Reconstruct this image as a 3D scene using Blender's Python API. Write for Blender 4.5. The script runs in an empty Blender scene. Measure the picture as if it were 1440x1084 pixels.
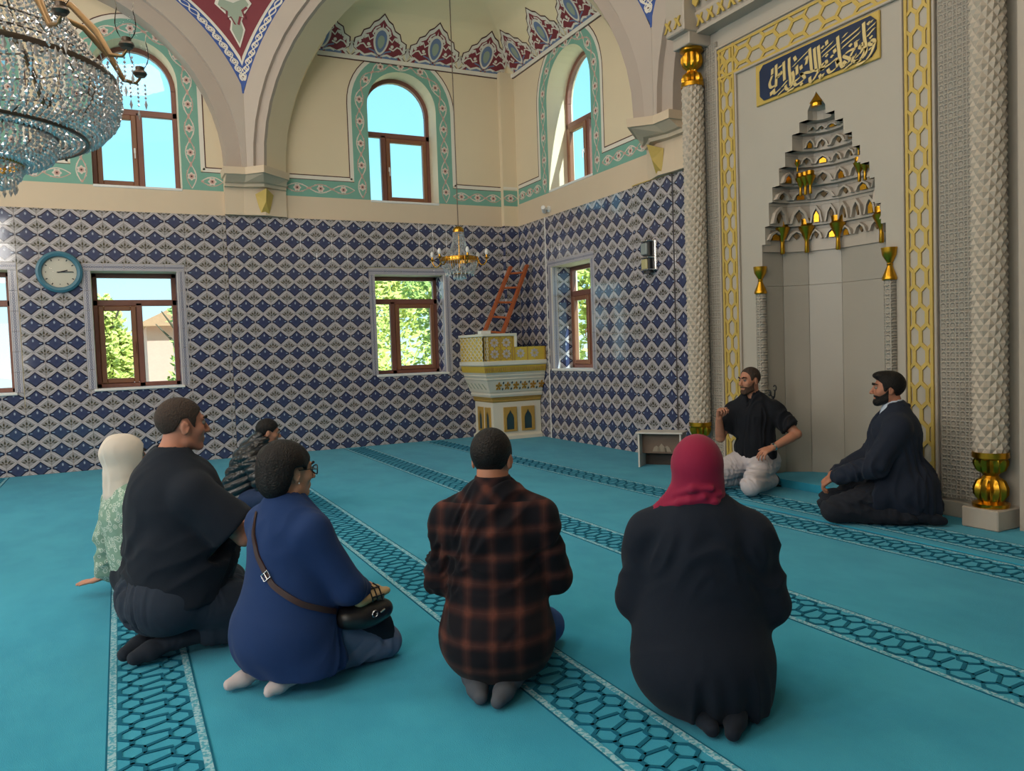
import bpy, bmesh, math, random
import numpy as np
from mathutils import Vector, Matrix, geometry, noise as mnoise
random.seed(7); np.random.seed(7)
sc = bpy.context.scene
COL = sc.collection
PI = math.pi

# ------------------------------------------------------------------ camera
FPX, YAW, PITCH, ROLL = 1116.787, 0.458891, 0.045972, -0.034536
CAM = Vector((-5.984, -11.774, 1.40))
_cy, _sy, _cp, _sp = math.cos(YAW), math.sin(YAW), math.cos(PITCH), math.sin(PITCH)
_f = Vector((_sy*_cp, _cy*_cp, -_sp)); _r = Vector((_cy, -_sy, 0)); _u = _r.cross(_f)
_cr, _sr = math.cos(ROLL), math.sin(ROLL)
_r2 = _r*_cr + _u*_sr; _u2 = -_r*_sr + _u*_cr
cam_d = bpy.data.cameras.new('camera'); cam = bpy.data.objects.new('camera', cam_d); COL.objects.link(cam)
cam_d.sensor_width = 36.0; cam_d.sensor_fit = 'HORIZONTAL'; cam_d.lens = FPX/1440*36.0; cam_d.clip_start = 0.05; cam_d.clip_end = 300
m = Matrix.Identity(4)
for i in range(3):
    m[i][0], m[i][1], m[i][2], m[i][3] = _r2[i], _u2[i], -_f[i], CAM[i]
cam.matrix_world = m
sc.camera = cam

# ------------------------------------------------------------------ exposure
sc.view_settings.view_transform = 'Standard'; sc.view_settings.look = 'None'
sc.view_settings.exposure = 0.0; sc.view_settings.gamma = 1.0; sc.view_settings.use_curve_mapping = False
sc.cycles.max_bounces = 8; sc.cycles.transparent_max_bounces = 24
sc.cycles.sample_clamp_indirect = 4.0
sc.cycles.caustics_reflective = False; sc.cycles.caustics_refractive = False

# ------------------------------------------------------------------ sky
w = bpy.data.worlds.new('sky'); sc.world = w; w.use_nodes = True
nt = w.node_tree; nt.nodes.clear()
tc = nt.nodes.new('ShaderNodeTexCoord'); sx = nt.nodes.new('ShaderNodeSeparateXYZ'); rp = nt.nodes.new('ShaderNodeValToRGB')
bg = nt.nodes.new('ShaderNodeBackground'); ow = nt.nodes.new('ShaderNodeOutputWorld')
nt.links.new(tc.outputs['Generated'], sx.inputs[0]); nt.links.new(sx.outputs['Z'], rp.inputs[0])
e = rp.color_ramp.elements
e[0].position = 0.0; e[0].color = (0.95, 1.0, 1.0, 1)
e[1].position = 0.55; e[1].color = (0.30, 0.62, 0.95, 1)
k = rp.color_ramp.elements.new(0.22); k.color = (0.46, 0.86, 1.0, 1)
nt.links.new(rp.outputs[0], bg.inputs[0]); bg.inputs[1].default_value = 1.35
nt.links.new(bg.outputs[0], ow.inputs[0])

# ------------------------------------------------------------------ sun (south, above and behind the qibla wall's near end)
def light(name, kind, loc, aim, energy, color=(1, 1, 1), size=None, sy=None):
    d = bpy.data.lights.new(name, kind); o = bpy.data.objects.new(name, d); COL.objects.link(o)
    o.location = loc; o.rotation_euler = Vector(aim).to_track_quat('-Z', 'Y').to_euler()
    d.energy = energy; d.color = color
    if kind == 'AREA':
        d.shape = 'RECTANGLE'; d.size = size; d.size_y = sy or size
    return o
sun = light('sun', 'SUN', (0, -20, 20), (-0.30, 0.80, -0.95), 9.0, (1, 0.95, 0.86)); sun.data.angle = 0.01

# ------------------------------------------------------------------ fill lamps added out of view, standing in for window daylight
HC = -6.65                                   # the hall is square about (HC, HC)
FILL_COL = (1.0, 0.94, 0.865)
for i in range(8):                           # lamps added inside the unseen drum, which has no openings
    a = 2*PI*(i + .5)/8
    light('drum_fill', 'AREA', (HC + 3.55*math.cos(a), HC + 3.55*math.sin(a), 8.35), (-math.cos(a), -math.sin(a), -0.75), 66, FILL_COL, 1.5, 1.1)
for px in (-11.0, -8.9):          # wall_near, lower and upper rows
    light('near_window_fill', 'AREA', (px, -13.22, 1.85), (0, 1, -0.05), 16, FILL_COL, 1.0, 1.45)
    light('near_window_fill_high', 'AREA', (px, -13.22, 4.5), (0, 1, 0.22), 95, FILL_COL, 1.0, 1.7)  # upper fill of both walls tilted up to brighten the corner vault
for py in (-11.0, -8.9, -4.6, -2.4):          # wall_rear
    light('rear_window_fill', 'AREA', (-13.22, py, 1.85), (1, 0, -0.05), 22, FILL_COL, 1.0, 1.45)
    light('rear_window_fill_high', 'AREA', (-13.22, py, 4.5), (1, 0, 0.22), 95, FILL_COL, 1.0, 1.7)

# ------------------------------------------------------------------ node helper: arithmetic on sockets
class X:
    """a value in a node tree; + - * / and the functions below make Math nodes"""
    def __init__(s, t, v): s.t, s.v = t, v
def _op(t, op, *a):
    n = t.nodes.new('ShaderNodeMath'); n.operation = op
    for i, q in enumerate(a):
        if isinstance(q, X): t.links.new(q.v, n.inputs[i])
        else: n.inputs[i].default_value = q
    return X(t, n.outputs[0])
def _bin(op, rev=False):
    def f(a, b): return _op(a.t, op, b, a) if rev else _op(a.t, op, a, b)
    return f
for nm, op in (('add', 'ADD'), ('sub', 'SUBTRACT'), ('mul', 'MULTIPLY'), ('truediv', 'DIVIDE'), ('mod', 'FLOORED_MODULO')):
    setattr(X, '__%s__' % nm, _bin(op)); setattr(X, '__r%s__' % nm, _bin(op, True))
X.__neg__ = lambda a: a*-1.0
X.__lt__ = lambda a, b: _op(a.t, 'LESS_THAN', a, b)
X.__gt__ = lambda a, b: _op(a.t, 'GREATER_THAN', a, b)
def xpow(a, b): return _op(a.t, 'POWER', a, b)
def xabs(a): return _op(a.t, 'ABSOLUTE', a)
def xmin(a, b): return _op(a.t, 'MINIMUM', a, b)
def xmax(a, b): return _op(a.t, 'MAXIMUM', a, b)
def xfract(a): return _op(a.t, 'FRACT', a)
def xfloor(a): return _op(a.t, 'FLOOR', a)
def xsqrt(a): return _op(a.t, 'SQRT', a)
def xsin(a): return _op(a.t, 'SINE', a)
def xcos(a): return _op(a.t, 'COSINE', a)
def xatan2(a, b): return _op(a.t, 'ARCTAN2', a, b)
def xhyp(a, b): return xsqrt(a*a + b*b)
def xstep(d, s):                              # 1 where d < 0, soft over s
    n = d.t.nodes.new('ShaderNodeMapRange'); n.interpolation_type = 'SMOOTHSTEP'
    d.t.links.new(d.v, n.inputs[0]); n.inputs[1].default_value = -s; n.inputs[2].default_value = s
    n.inputs[3].default_value = 1.0; n.inputs[4].default_value = 0.0
    return X(d.t, n.outputs[0])
def lin(c):
    if isinstance(c, str):
        c = c.lstrip('#'); c = [int(c[i:i+2], 16)/255 for i in (0, 2, 4)]
        c = [q/12.92 if q <= .04045 else ((q + .055)/1.055)**2.4 for q in c]
    return (c[0], c[1], c[2], 1.0)
def xmix(t, f, a, b):                         # colour mix; a, b: colours or sockets
    n = t.nodes.new('ShaderNodeMix'); n.data_type = 'RGBA'
    if isinstance(f, X): t.links.new(f.v, n.inputs[0])
    else: n.inputs[0].default_value = f
    for q, i in ((a, 6), (b, 7)):
        if isinstance(q, bpy.types.NodeSocket): t.links.new(q, n.inputs[i])
        else: n.inputs[i].default_value = lin(q)
    return n.outputs[2]
def xnoise(t, scale, detail=3.0, vec=None, rough=.55):
    n = t.nodes.new('ShaderNodeTexNoise'); n.inputs['Scale'].default_value = scale; n.inputs['Detail'].default_value = detail
    n.inputs['Roughness'].default_value = rough
    if vec is None: vec = t.nodes.new('ShaderNodeTexCoord').outputs['Object']
    t.links.new(vec, n.inputs['Vector'])
    return X(t, n.outputs[0])
def xcoord(t, which='Object'):
    n = t.nodes.new('ShaderNodeTexCoord'); s = t.nodes.new('ShaderNodeSeparateXYZ')
    t.links.new(n.outputs[which], s.inputs[0])
    return [X(t, s.outputs[i]) for i in range(3)]
def bump(t, b, h, strength, dist):
    n = t.nodes.new('ShaderNodeBump'); n.inputs['Strength'].default_value = strength; n.inputs['Distance'].default_value = dist
    t.links.new(h.v if isinstance(h, X) else h, n.inputs['Height']); t.links.new(n.outputs[0], b.inputs['Normal'])
def mat(name, col, rough=.6, metal=0.0, var=0.0, vscale=4.0, bumps=None, spec=None, sheen=0.0, fn=None, **kw):
    m = bpy.data.materials.new(name); m.use_nodes = True; t = m.node_tree
    b = t.nodes['Principled BSDF']; b.inputs['Base Color'].default_value = lin(col)
    b.inputs['Roughness'].default_value = rough; b.inputs['Metallic'].default_value = metal
    if spec is not None: b.inputs['Specular IOR Level'].default_value = spec
    if sheen: b.inputs['Sheen Weight'].default_value = sheen
    for kx, v in kw.items(): b.inputs[kx].default_value = v
    if var:
        n = xnoise(t, vscale, 4.0)
        c = lin(col); lo = tuple(q*(1 - var) for q in c[:3]); hi = tuple(min(1, q*(1 + var)) for q in c[:3])
        t.links.new(xmix(t, n, lo, hi), b.inputs['Base Color'])
    if bumps:
        bump(t, b, xnoise(t, bumps[0], 4.0), bumps[1], bumps[2])
    if fn: fn(t, b)
    return m

# ------------------------------------------------------------------ mesh builder
class MB:
    def __init__(s): s.v, s.f, s.mi, s.uv = [], [], [], {}
    def add(s, vs, fs, mi=0):
        o = len(s.v); s.v.extend([tuple(q) for q in vs])
        for f in fs: s.f.append(tuple(i + o for i in f)); s.mi.append(mi)
        return s
    def box(s, a, b, mi=0, M=None):
        x0, y0, z0 = a; x1, y1, z1 = b
        vs = [Vector(q) for q in ((x0,y0,z0),(x1,y0,z0),(x1,y1,z0),(x0,y1,z0),(x0,y0,z1),(x1,y0,z1),(x1,y1,z1),(x0,y1,z1))]
        if M is not None: vs = [M @ q for q in vs]
        return s.add(vs, [(0,3,2,1),(4,5,6,7),(0,1,5,4),(1,2,6,5),(2,3,7,6),(3,0,4,7)], mi)
    def bbox(s, a, b, r, mi=0, M=None):       # box with chamfered edges
        c = [(a[i]+b[i])/2 for i in range(3)]; h = [abs(b[i]-a[i])/2 for i in range(3)]; r = min(r, min(h)*.95)
        vs, idx = [], {}
        for sx in (-1, 1):
            for sy in (-1, 1):
                for sz in (-1, 1):
                    for ax in range(3):
                        p = [c[i] + (sx, sy, sz)[i]*(h[i] - (0 if i == ax else r)) for i in range(3)]
                        idx[(sx, sy, sz, ax)] = len(vs); vs.append(Vector(p))
        fs = []
        I = lambda *q: idx[q]
        for ax in range(3):
            for sg in (-1, 1):
                o = [i for i in range(3) if i != ax]; q = []
                for (u, v) in ((-1,-1),(1,-1),(1,1),(-1,1)):
                    t = [0,0,0]; t[ax] = sg; t[o[0]] = u; t[o[1]] = v; q.append(I(*t, ax))
                fs.append(tuple(q))
        for ax in range(3):
            o = [i for i in range(3) if i != ax]
            for u in (-1, 1):
                for v in (-1, 1):
                    t0 = [0,0,0]; t0[o[0]] = u; t0[o[1]] = v; t1 = list(t0); t0[ax] = -1; t1[ax] = 1
                    fs.append((I(*t0, o[0]), I(*t1, o[0]), I(*t1, o[1]), I(*t0, o[1])))
        for sx in (-1, 1):
            for sy in (-1, 1):
                for sz in (-1, 1): fs.append(tuple(I(sx, sy, sz, a) for a in range(3)))
        if M is not None: vs = [M @ q for q in vs]
        return s.add(vs, fs, mi)
    def tube(s, pts, r, n=8, mi=0, cap=True, closed=False):
        pts = [Vector(p) for p in pts]; N = len(pts); rr = r if isinstance(r, (list, tuple)) else [r]*N
        vs, fs = [], []; ref = None
        for i, p in enumerate(pts):
            t = (pts[(i+1) % N] - pts[i-1]) if closed else (pts[min(i+1, N-1)] - pts[max(i-1, 0)])
            t.normalize()
            if ref is None: ref = Vector((0,0,1)) if abs(t.z) < .9 else Vector((1,0,0))
            a = t.cross(ref)
            if a.length < 1e-4: a = t.orthogonal()
            a.normalize(); b = a.cross(t).normalized(); ref = b
            for j in range(n):
                q = 2*PI*j/n; vs.append(p + (a*math.cos(q) + b*math.sin(q))*rr[i])
        for i in range(N if closed else N - 1):
            for j in range(n):
                i2 = (i+1) % N
                fs.append((i*n+j, i*n+(j+1) % n, i2*n+(j+1) % n, i2*n+j))
        if cap and not closed:
            fs.append(tuple(range(n-1, -1, -1))); fs.append(tuple((N-1)*n + j for j in range(n)))
        return s.add(vs, fs, mi)
    def lathe(s, prof, n=20, M=None, mi=0, a0=0.0, a1=2*PI, flute=0, fd=0.0, fz=None):
        M = M or Matrix.Identity(4); full = abs(a1 - a0 - 2*PI) < 1e-6; cols = n if full else n + 1
        vs, fs = [], []
        for (r, z) in prof:
            for j in range(cols):
                a = a0 + (a1 - a0)*j/n
                q = r
                if flute and (fz is None or fz(z)): q = r*(1 - fd*(0.5 - 0.5*math.cos(a*flute))**.6)
                vs.append(M @ Vector((q*math.cos(a), q*math.sin(a), z)))
        for i in range(len(prof) - 1):
            for j in range(n):
                j2 = (j+1) % cols
                fs.append((i*cols+j, i*cols+j2, (i+1)*cols+j2, (i+1)*cols+j))
        return s.add(vs, fs, mi)
    def prism(s, poly, d0, d1, P, mi=0):      # poly: 2-D outline, P(u, v, d) -> point
        n = len(poly); tri = tess([poly])
        vs = [P(u, v, d0) for u, v in poly] + [P(u, v, d1) for u, v in poly]
        fs = [tuple(i + n for i in t) for t in tri] + [tuple(reversed(t)) for t in tri]
        fs += [(i, (i+1) % n, (i+1) % n + n, i + n) for i in range(n)]
        return s.add(vs, fs, mi)
    def build(s, name, mats, parent=None, smooth=None, recalc=True, M=None):
        me = bpy.data.meshes.new(name); me.from_pydata([tuple(q) for q in s.v], [], s.f)
        for q in (mats if isinstance(mats, (list, tuple)) else [mats]): me.materials.append(q)
        if any(s.mi): me.polygons.foreach_set('material_index', s.mi)
        if recalc:
            b = bmesh.new(); b.from_mesh(me); bmesh.ops.recalc_face_normals(b, faces=b.faces); b.to_mesh(me); b.free()
        if smooth is not None:
            me.polygons.foreach_set('use_smooth', [True]*len(me.polygons))
            if smooth < 180: me.set_sharp_from_angle(angle=math.radians(smooth))
        return link(name, me, parent, M)
def link(name, me, parent=None, M=None):
    o = bpy.data.objects.new(name, me); COL.objects.link(o)
    if parent is not None: o.parent = parent
    if M is not None: o.matrix_local = M
    return o
def tess(loops):
    out = geometry.tessellate_polygon([[Vector((u, v, 0)) for u, v in l] for l in loops])
    return [tuple(t) for t in out]
def tag(o, label=None, cat=None, group=None, kind=None):
    if label: o['label'] = label
    if cat: o['category'] = cat
    if group: o['group'] = group
    if kind: o['kind'] = kind
    return o
def thing(name, label, cat, loc=(0, 0, 0), rz=0.0, group=None):
    o = bpy.data.objects.new(name, None); COL.objects.link(o); o.location = loc; o.rotation_euler = (0, 0, rz)
    o.empty_display_size = .1
    return tag(o, label, cat, group)
def struct(o): o['kind'] = 'structure'; return o
def group_empty(name): return struct(bpy.data.objects.new(name, None))
def copy_tree(o, parent=None):
    c = o.copy(); COL.objects.link(c)
    if parent is not None: c.parent = parent
    for ch in list(o.children): copy_tree(ch, c)
    return c
def T(x, y, z): return Matrix.Translation((x, y, z))
def Rz(a): return Matrix.Rotation(a, 4, 'Z')
def Rx(a): return Matrix.Rotation(a, 4, 'X')
def Ry(a): return Matrix.Rotation(a, 4, 'Y')
def arc(cx, cz, r, a0, a1, n): return [(cx + r*math.cos(a0 + (a1-a0)*i/n), cz + r*math.sin(a0 + (a1-a0)*i/n)) for i in range(n+1)]
def ribbon2d(pts, w, closed=False):           # a flat strip along a 2-D path -> list of quads of 2-D points
    n = len(pts); L, R = [], []
    for i, p in enumerate(pts):
        a = pts[(i-1) % n] if (closed or i > 0) else p; b = pts[(i+1) % n] if (closed or i < n-1) else p
        dx, dy = b[0]-a[0], b[1]-a[1]; l = math.hypot(dx, dy) or 1; ww = w[i] if isinstance(w, (list, tuple)) else w
        L.append((p[0]-dy/l*ww/2, p[1]+dx/l*ww/2)); R.append((p[0]+dy/l*ww/2, p[1]-dx/l*ww/2))
    return [(L[i], R[i], R[(i+1) % n], L[(i+1) % n]) for i in range(n if closed else n-1)]
# ================================================================== materials
def fn_tile(pu, pz):
    def fn(t, b):
        x, y, z = xcoord(t)
        p = ((x/pu + .5) % 1.0) - .5; q = ((z/pz + .5) % 1.0) - .5
        ap, aq = xabs(p), xabs(q)
        d = (aq - xpow(xmax(1.0 - ap/.48, 0.0), 1.08)*.425)*.8
        d = xmin(d, xhyp((ap - .362)/1.15, q/1.0) - .098)
        body = xstep(d, .012); core = xstep(d + .056, .014)
        drop = xstep(xhyp(p/.55, q - .16) - .075, .015)
        side = xstep(xhyp((ap - .33)/1.5, (q - .01)*1.5) - .042, .015)
        fl = xstep(xhyp(p, q + .05) - .10, .05)*.35
        a = xfract(p + 1.0) - .5; c = xfract(q + 1.0) - .5        # frame of the tile's corner, the fan stands in it
        cb = c + .17
        aa = xabs(a)
        def leaf(ang, r0, L, W_):
            s_, c_ = math.sin(ang), math.cos(ang); lu = aa*s_ + cb*c_ - r0; lv = aa*c_ - cb*s_
            return xhyp(lu/L, lv/W_ + lu*(.0)) - 1.0
        fan = xstep(xmin(xmin(leaf(0, .255, .085, .040), leaf(.62, .235, .085, .036)), leaf(1.16, .250, .095, .030)), .25)
        stem = xstep(xabs(xhyp(a*.8, c - .12) - .21) - .012, .01)*xstep(c + .02, .02)
        bud = xstep(xhyp(a, (c + .10)*1.2) - .045, .015)
        dia = xabs(a)/.49 + xabs(c)/.43 - 1.0
        edge = xstep(xabs(dia + .14) - .022, .015)*xstep(dia, .02)
        field = xstep(xabs(a)/.40 + xabs(c)/.335 - 1.0, .05)
        dots = xstep(xhyp(ap - .5, q) - .018, .01)
        nz = xnoise(t, 22.0, 2.0)
        ground = xmix(t, nz, '#b3acb0', '#a8a1a7')
        ground = xmix(t, field*.75, ground, '#928e8e')
        col = xmix(t, xmin(fan + bud*.8 + stem*.55, 1.0), ground, '#38341f')
        col = xmix(t, edge*.75, col, '#dfdad8')
        blue = xmix(t, nz, '#444a68', '#383f60')
        dk = xmix(t, core, '#181a31', blue)
        dk = xmix(t, drop*core*.8, dk, '#aab3c6'); dk = xmix(t, side*.75, dk, '#9fb0cc'); dk = xmix(t, fl*core, dk, '#303b63')
        col = xmix(t, body, col, dk)
        col = xmix(t, dots*(1.0 - body), col, '#4a4f6a')
        t.links.new(col, b.inputs['Base Color'])
        bump(t, b, xnoise(t, 9.0, 2.0), .12, .002)
    return fn
M = {}
M['cream'] = mat('cream_plaster', '#dccbae', .75, var=.04, vscale=2.0, bumps=(40, .15, .003))
M['cream_low'] = mat('beige_plaster', '#d3bfa6', .75, var=.04, vscale=2.0, bumps=(40, .15, .003))
M['arch'] = mat('arch_stone_paint', '#b9aca1', .7, var=.06, vscale=2.5, bumps=(14, .2, .004))
M['arch2'] = mat('arch_edge_paint', '#b0a297', .7, var=.06, vscale=2.5)
M['tileA'] = mat('glazed_tile', '#c9c0bd', .08, spec=.5, fn=fn_tile(.248, .2295))
M['tileR'] = mat('glazed_tile_b', '#c9c0bd', .08, spec=.5, fn=fn_tile(.228, .2295))
M['tileB'] = mat('glazed_tile_c', '#c9c0bd', .08, spec=.5, fn=fn_tile(.235, .2295))
M['grout'] = mat('grout', '#6d6a70', .9)
def fn_rope(t, b):                            # border tile: running key scroll along the long side
    x, y, z = xcoord(t)
    u = xfract(x/.046) - .5; v = z/.046
    ring = xstep(xabs(xhyp(u, v) - .30) - .085, .05)
    dot = xstep(xhyp(u, v) - .10, .04)
    line = xstep(xabs(xabs(v) - .72) - .05, .03); bar = xstep(xabs(xabs(u) - .48) - .05, .03)*xstep(xabs(v) - .55, .03)
    f = xmin(ring + dot + line + bar*.8, 1.0)
    t.links.new(xmix(t, f, '#bdb8bd', '#555a76'), b.inputs['Base Color'])
M['rope'] = mat('border_tile_glaze', '#b0aab0', .18, fn=fn_rope)
M['vault'] = mat('cream_plaster_brightened', '#ecdab4', .75, var=.04, vscale=2.0, bumps=(40, .15, .003))  # the walls' cream plaster, lightened to make up for missing light on the vault
M['marble'] = mat('white_marble', '#aea79c', .35, var=.06, vscale=1.6, bumps=(3, .05, .003))
M['sillw'] = mat('white_sill', '#e4e2df', .3)
M['pvc'] = mat('brown_window_plastic', '#7f5246', .38, var=.08, vscale=8)
M['pvcS'] = mat('brown_sash_plastic', '#85583f', .38, var=.08, vscale=8)
M['green'] = mat('green_paint', '#76a797', .7, var=.08, vscale=9)
M['vine'] = mat('pale_vine_paint', '#d9cbc0', .7)
M['vine2'] = mat('rose_vine_paint', '#c79f94', .7)
M['white'] = mat('white_paint', '#dfd8cc', .65)
M['line'] = mat('dark_red_line_paint', '#4f2a28', .7)
M['red'] = mat('crimson_paint', '#7e2f38', .7, var=.1, vscale=10)
M['blue'] = mat('ultramarine_paint', '#2f4f96', .65, var=.1, vscale=10)
M['slate'] = mat('slate_blue_paint', '#6d7fa0', .7)
M['sage'] = mat('sage_paint', '#9aa593', .7)
M['gold'] = mat('gold_leaf', '#c9962e', .28, metal=1.0, var=.15, vscale=20)
M['goldp'] = mat('gold_paint', '#c0a454', .45, metal=.1, var=.12, vscale=14)
def fn_glass(t, b):
    o = t.nodes['Material Output']; t.nodes.remove(b)
    tr = t.nodes.new('ShaderNodeBsdfTransparent'); tr.inputs[0].default_value = (.84, .97, 1, 1)
    gl = t.nodes.new('ShaderNodeBsdfGlossy'); gl.inputs['Roughness'].default_value = .02
    mx = t.nodes.new('ShaderNodeMixShader'); mx.inputs[0].default_value = .022
    t.links.new(tr.outputs[0], mx.inputs[1]); t.links.new(gl.outputs[0], mx.inputs[2]); t.links.new(mx.outputs[0], o.inputs[0])
M['glass'] = mat('window_glass', '#ffffff', fn=fn_glass)

# ================================================================== the room shell
TH = .46                                       # wall thickness
ZT = 3.40                                      # top of the tiling
ZC = 7.0
def rect(a, b, c, d): return [(a, c), (b, c), (b, d), (a, d)]
def archpoly(u0, u1, z0, zs, n=16): return [(u0, z0), (u1, z0)] + arc((u0+u1)/2, zs, (u1-u0)/2, 0, PI, n)
def wall(name, u0, u1, holes, mat_up, Mx, z1=ZC):
    b = MB(); loops = [rect(u0, u1, 0, z1)] + holes
    tri = tess(loops); fl = [q for l in loops for q in l]
    b.add([(u, 0, z) for u, z in fl], tri, 0)
    for h in holes:
        n = len(h)
        b.add([(u, 0, z) for u, z in h] + [(u, TH, z) for u, z in h], [(i, (i+1) % n, (i+1) % n + n, i + n) for i in range(n)], 0)
    o = b.build(name, mat_up, recalc=False); o.matrix_world = Mx
    return struct(o)
MA = Matrix.Identity(4); MBm = Rz(-PI/2)       # wall_left: y = 0; wall_right: x = 0, u = -y
LOW = [(-8.25, -7.17, 1.06, 2.61), (-6.25, -5.205, 1.06, 2.61), (-2.43, -1.307, 1.07, 2.60)]
UPP = [(-8.24, -7.16, 3.735, 5.14), (-6.16, -5.075, 3.735, 5.14), (-2.436, -1.335, 3.72, 5.136)]
LOWB = [(1.15, 2.272, 1.075, 2.625)]; UPPB = [(1.165, 2.40, 3.775, 5.09)]
wl = wall('wall_left', -13.4, 0, [rect(*q) for q in LOW] + [archpoly(a, b, c, d) for a, b, c, d in UPP], M['cream'], MA)
wr = wall('wall_right', 0, 13.4, [rect(*q) for q in LOWB] + [archpoly(a, b, c, d) for a, b, c, d in UPPB] + [rect(5.80, 7.32, -.0+.001, 3.75)], M['cream'], MBm)
NW = [(a, a + 1.05, 1.06, 2.61) for a in (1.87, 3.97, 8.37, 10.47)]; NU = [(a, a + 1.08, 3.7, 5.1) for a in (1.86, 3.96, 8.36, 10.46)]
NN, NNU = NW[2:], NU[2:]
wn = wall('wall_near', 0, 13.4, [rect(*q) for q in NN] + [archpoly(*q) for q in NNU], M['cream'], T(0, -13.4, 0) @ Rz(PI))
we = wall('wall_rear', -13.4, 0, [rect(-q[1], -q[0], q[2], q[3]) for q in NW] + [archpoly(-q[1], -q[0], q[2], q[3]) for q in NU], M['cream'], T(-13.4, 0, 0) @ Rz(PI/2) )
# tiled dado of the two walls out of view: one plain mesh each
for wv, s in ((wn, 1), (we, -1)):
    b = MB(); hs = [rect(*sorted((s*q[0], s*q[1])), q[2], q[3]) for q in (NN if s > 0 else NW)]
    loops = [rect(*sorted((0, s*13.4)), 0, ZT)] + hs; fl = [q for l in loops for q in l]
    b.add([(u, -.01, z) for u, z in fl], tess(loops)); o = b.build('tiled_dado', M['tileR'], wv, recalc=False); o['kind'] = 'stuff'
# ceiling with the dome's opening, drum and dome
b = MB(); n = 40
loops = [[(-13.4, -13.4), (0, -13.4), (0, 0), (-13.4, 0)], [(HC + 3.7*math.cos(2*PI*i/n), HC + 3.7*math.sin(2*PI*i/n)) for i in range(n)]]
b.add([(u, v, ZC) for l in loops for u, v in l], tess(loops))
b.lathe([(3.7, ZC), (3.7, 9.0)], 40, T(HC, HC, 0)); b.lathe([(3.7*math.cos(a), 9.0 + 2.6*math.sin(a)) for a in [PI/2*i/8 for i in range(9)]], 40, T(HC, HC, 0))
struct(b.build('ceiling', M['cream'], recalc=False, smooth=40))

# ---------------------------------------------------------------- glazed tiles, one object each
def cut(r, holes):
    out = [r]
    for h in holes:
        nx = []
        for (a, b, c, d) in out:
            x0, x1, z0, z1 = max(a, h[0]), min(b, h[1]), max(c, h[2]), min(d, h[3])
            if x0 >= x1 - 1e-4 or z0 >= z1 - 1e-4: nx.append((a, b, c, d)); continue
            if x0 > a + 1e-4: nx.append((a, x0, c, d))
            if x1 < b - 1e-4: nx.append((x1, b, c, d))
            if z0 > c + 1e-4: nx.append((x0, x1, c, z0))
            if z1 < d - 1e-4: nx.append((x0, x1, z1, d))
        out = nx
    return [q for q in out if q[1]-q[0] > .012 and q[3]-q[2] > .012]
def slab(b, a, c, z0, z1, ox, oz, d0=0.0, th=.008, g=.0011, ch=.0022):
    a, c, z0, z1 = a - ox + g, c - ox - g, z0 - oz + g, z1 - oz - g
    vs = [(a, d0, z0), (c, d0, z0), (c, d0, z1), (a, d0, z1)] + [(a, d0-th+ch, z0), (c, d0-th+ch, z0), (c, d0-th+ch, z1), (a, d0-th+ch, z1)] + \
         [(a+ch, d0-th, z0+ch), (c-ch, d0-th, z0+ch), (c-ch, d0-th, z1-ch), (a+ch, d0-th, z1-ch)]
    fs = [(8, 9, 10, 11)] + [(4+i, 4+(i+1) % 4, 8+(i+1) % 4, 8+i) for i in range(4)] + [(i, (i+1) % 4, 4+(i+1) % 4, 4+i) for i in range(4)]
    b.add(vs, fs)
def tiles(parent, u0, u1, z0, z1, uc, pu, holes, mt, d0=0.0, limit=300, far=None, pz=.2295, zc=.07):
    me_full = None; cells = []
    i0 = math.floor((u0 - uc)/pu + .5); i1 = math.ceil((u1 - uc)/pu - .5)
    for i in range(i0, i1 + 1):
        for k in range(0, 16):
            cu, cz = uc + i*pu, zc + k*pz
            r = (max(cu - pu/2, u0), min(cu + pu/2, u1), max(cz - pz/2, z0), min(cz + pz/2, z1))
            if r[1] - r[0] < .01 or r[3] - r[2] < .01: continue
            q = cut(r, holes)
            if q: cells.append((cu, cz, q, abs(sum((w[1]-w[0])*(w[3]-w[2]) for w in q) - pu*pz) < 1e-5))
    if far: cells.sort(key=lambda c: far(c[0]) - .0001*c[1])
    rest = MB()
    for j, (cu, cz, q, full) in enumerate(cells):
        if j >= limit:
            for w in q: slab(rest, *w, uc, zc, d0)
            continue
        if full and me_full is not None: o = link('tile', me_full, parent)
        else:
            b = MB()
            for w in q: slab(b, *w, cu, cz, d0)
            o = b.build('tile', mt, parent, recalc=True)
            if full: me_full = o.data
        a, c = random.gauss(0, .0022), random.gauss(0, .0022)
        o.matrix_local = T(cu, random.uniform(-.0006, .0006), cz) @ Rx(a) @ Rz(c)
    if rest.v:
        o = rest.build('tile_field', mt, parent); o['kind'] = 'stuff'; o.matrix_local = T(uc, 0, zc)
BW = .098                                      # tile border round a window
def border(parent, u0, u1, z0, z1, skip=()):
    segs = [('l', u0 - BW, u0, z0, z1), ('r', u1, u1 + BW, z0, z1), ('t', u0 - BW, u1 + BW, z1, z1 + BW)]
    for side, a, c, e, f in segs:
        if side in skip: continue
        L = (f - e) if side in 'lr' else (c - a); n = round(L/.25); st = L/n
        mesh = None
        for i in range(n):
            if mesh is None:
                b = MB(); slab(b, -st/2, st/2, -BW/2, BW/2, 0, 0, 0, .011); o = b.build('border_tile', M['rope'], parent); mesh = o.data
            else: o = link('border_tile', mesh, parent)
            if side in 'lr': o.matrix_local = T((a + c)/2, 0, e + (i+.5)*st) @ Ry(PI/2)
            else: o.matrix_local = T(a + (i+.5)*st, 0, (e + f)/2)
hA = [(a - BW, b + BW, c, d + BW) for a, b, c, d in LOW]
tiles(wl, -9.0, -4.54, 0, ZT, -4.957, .248, hA, M['tileA'], far=lambda u: -u, limit=150)
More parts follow.
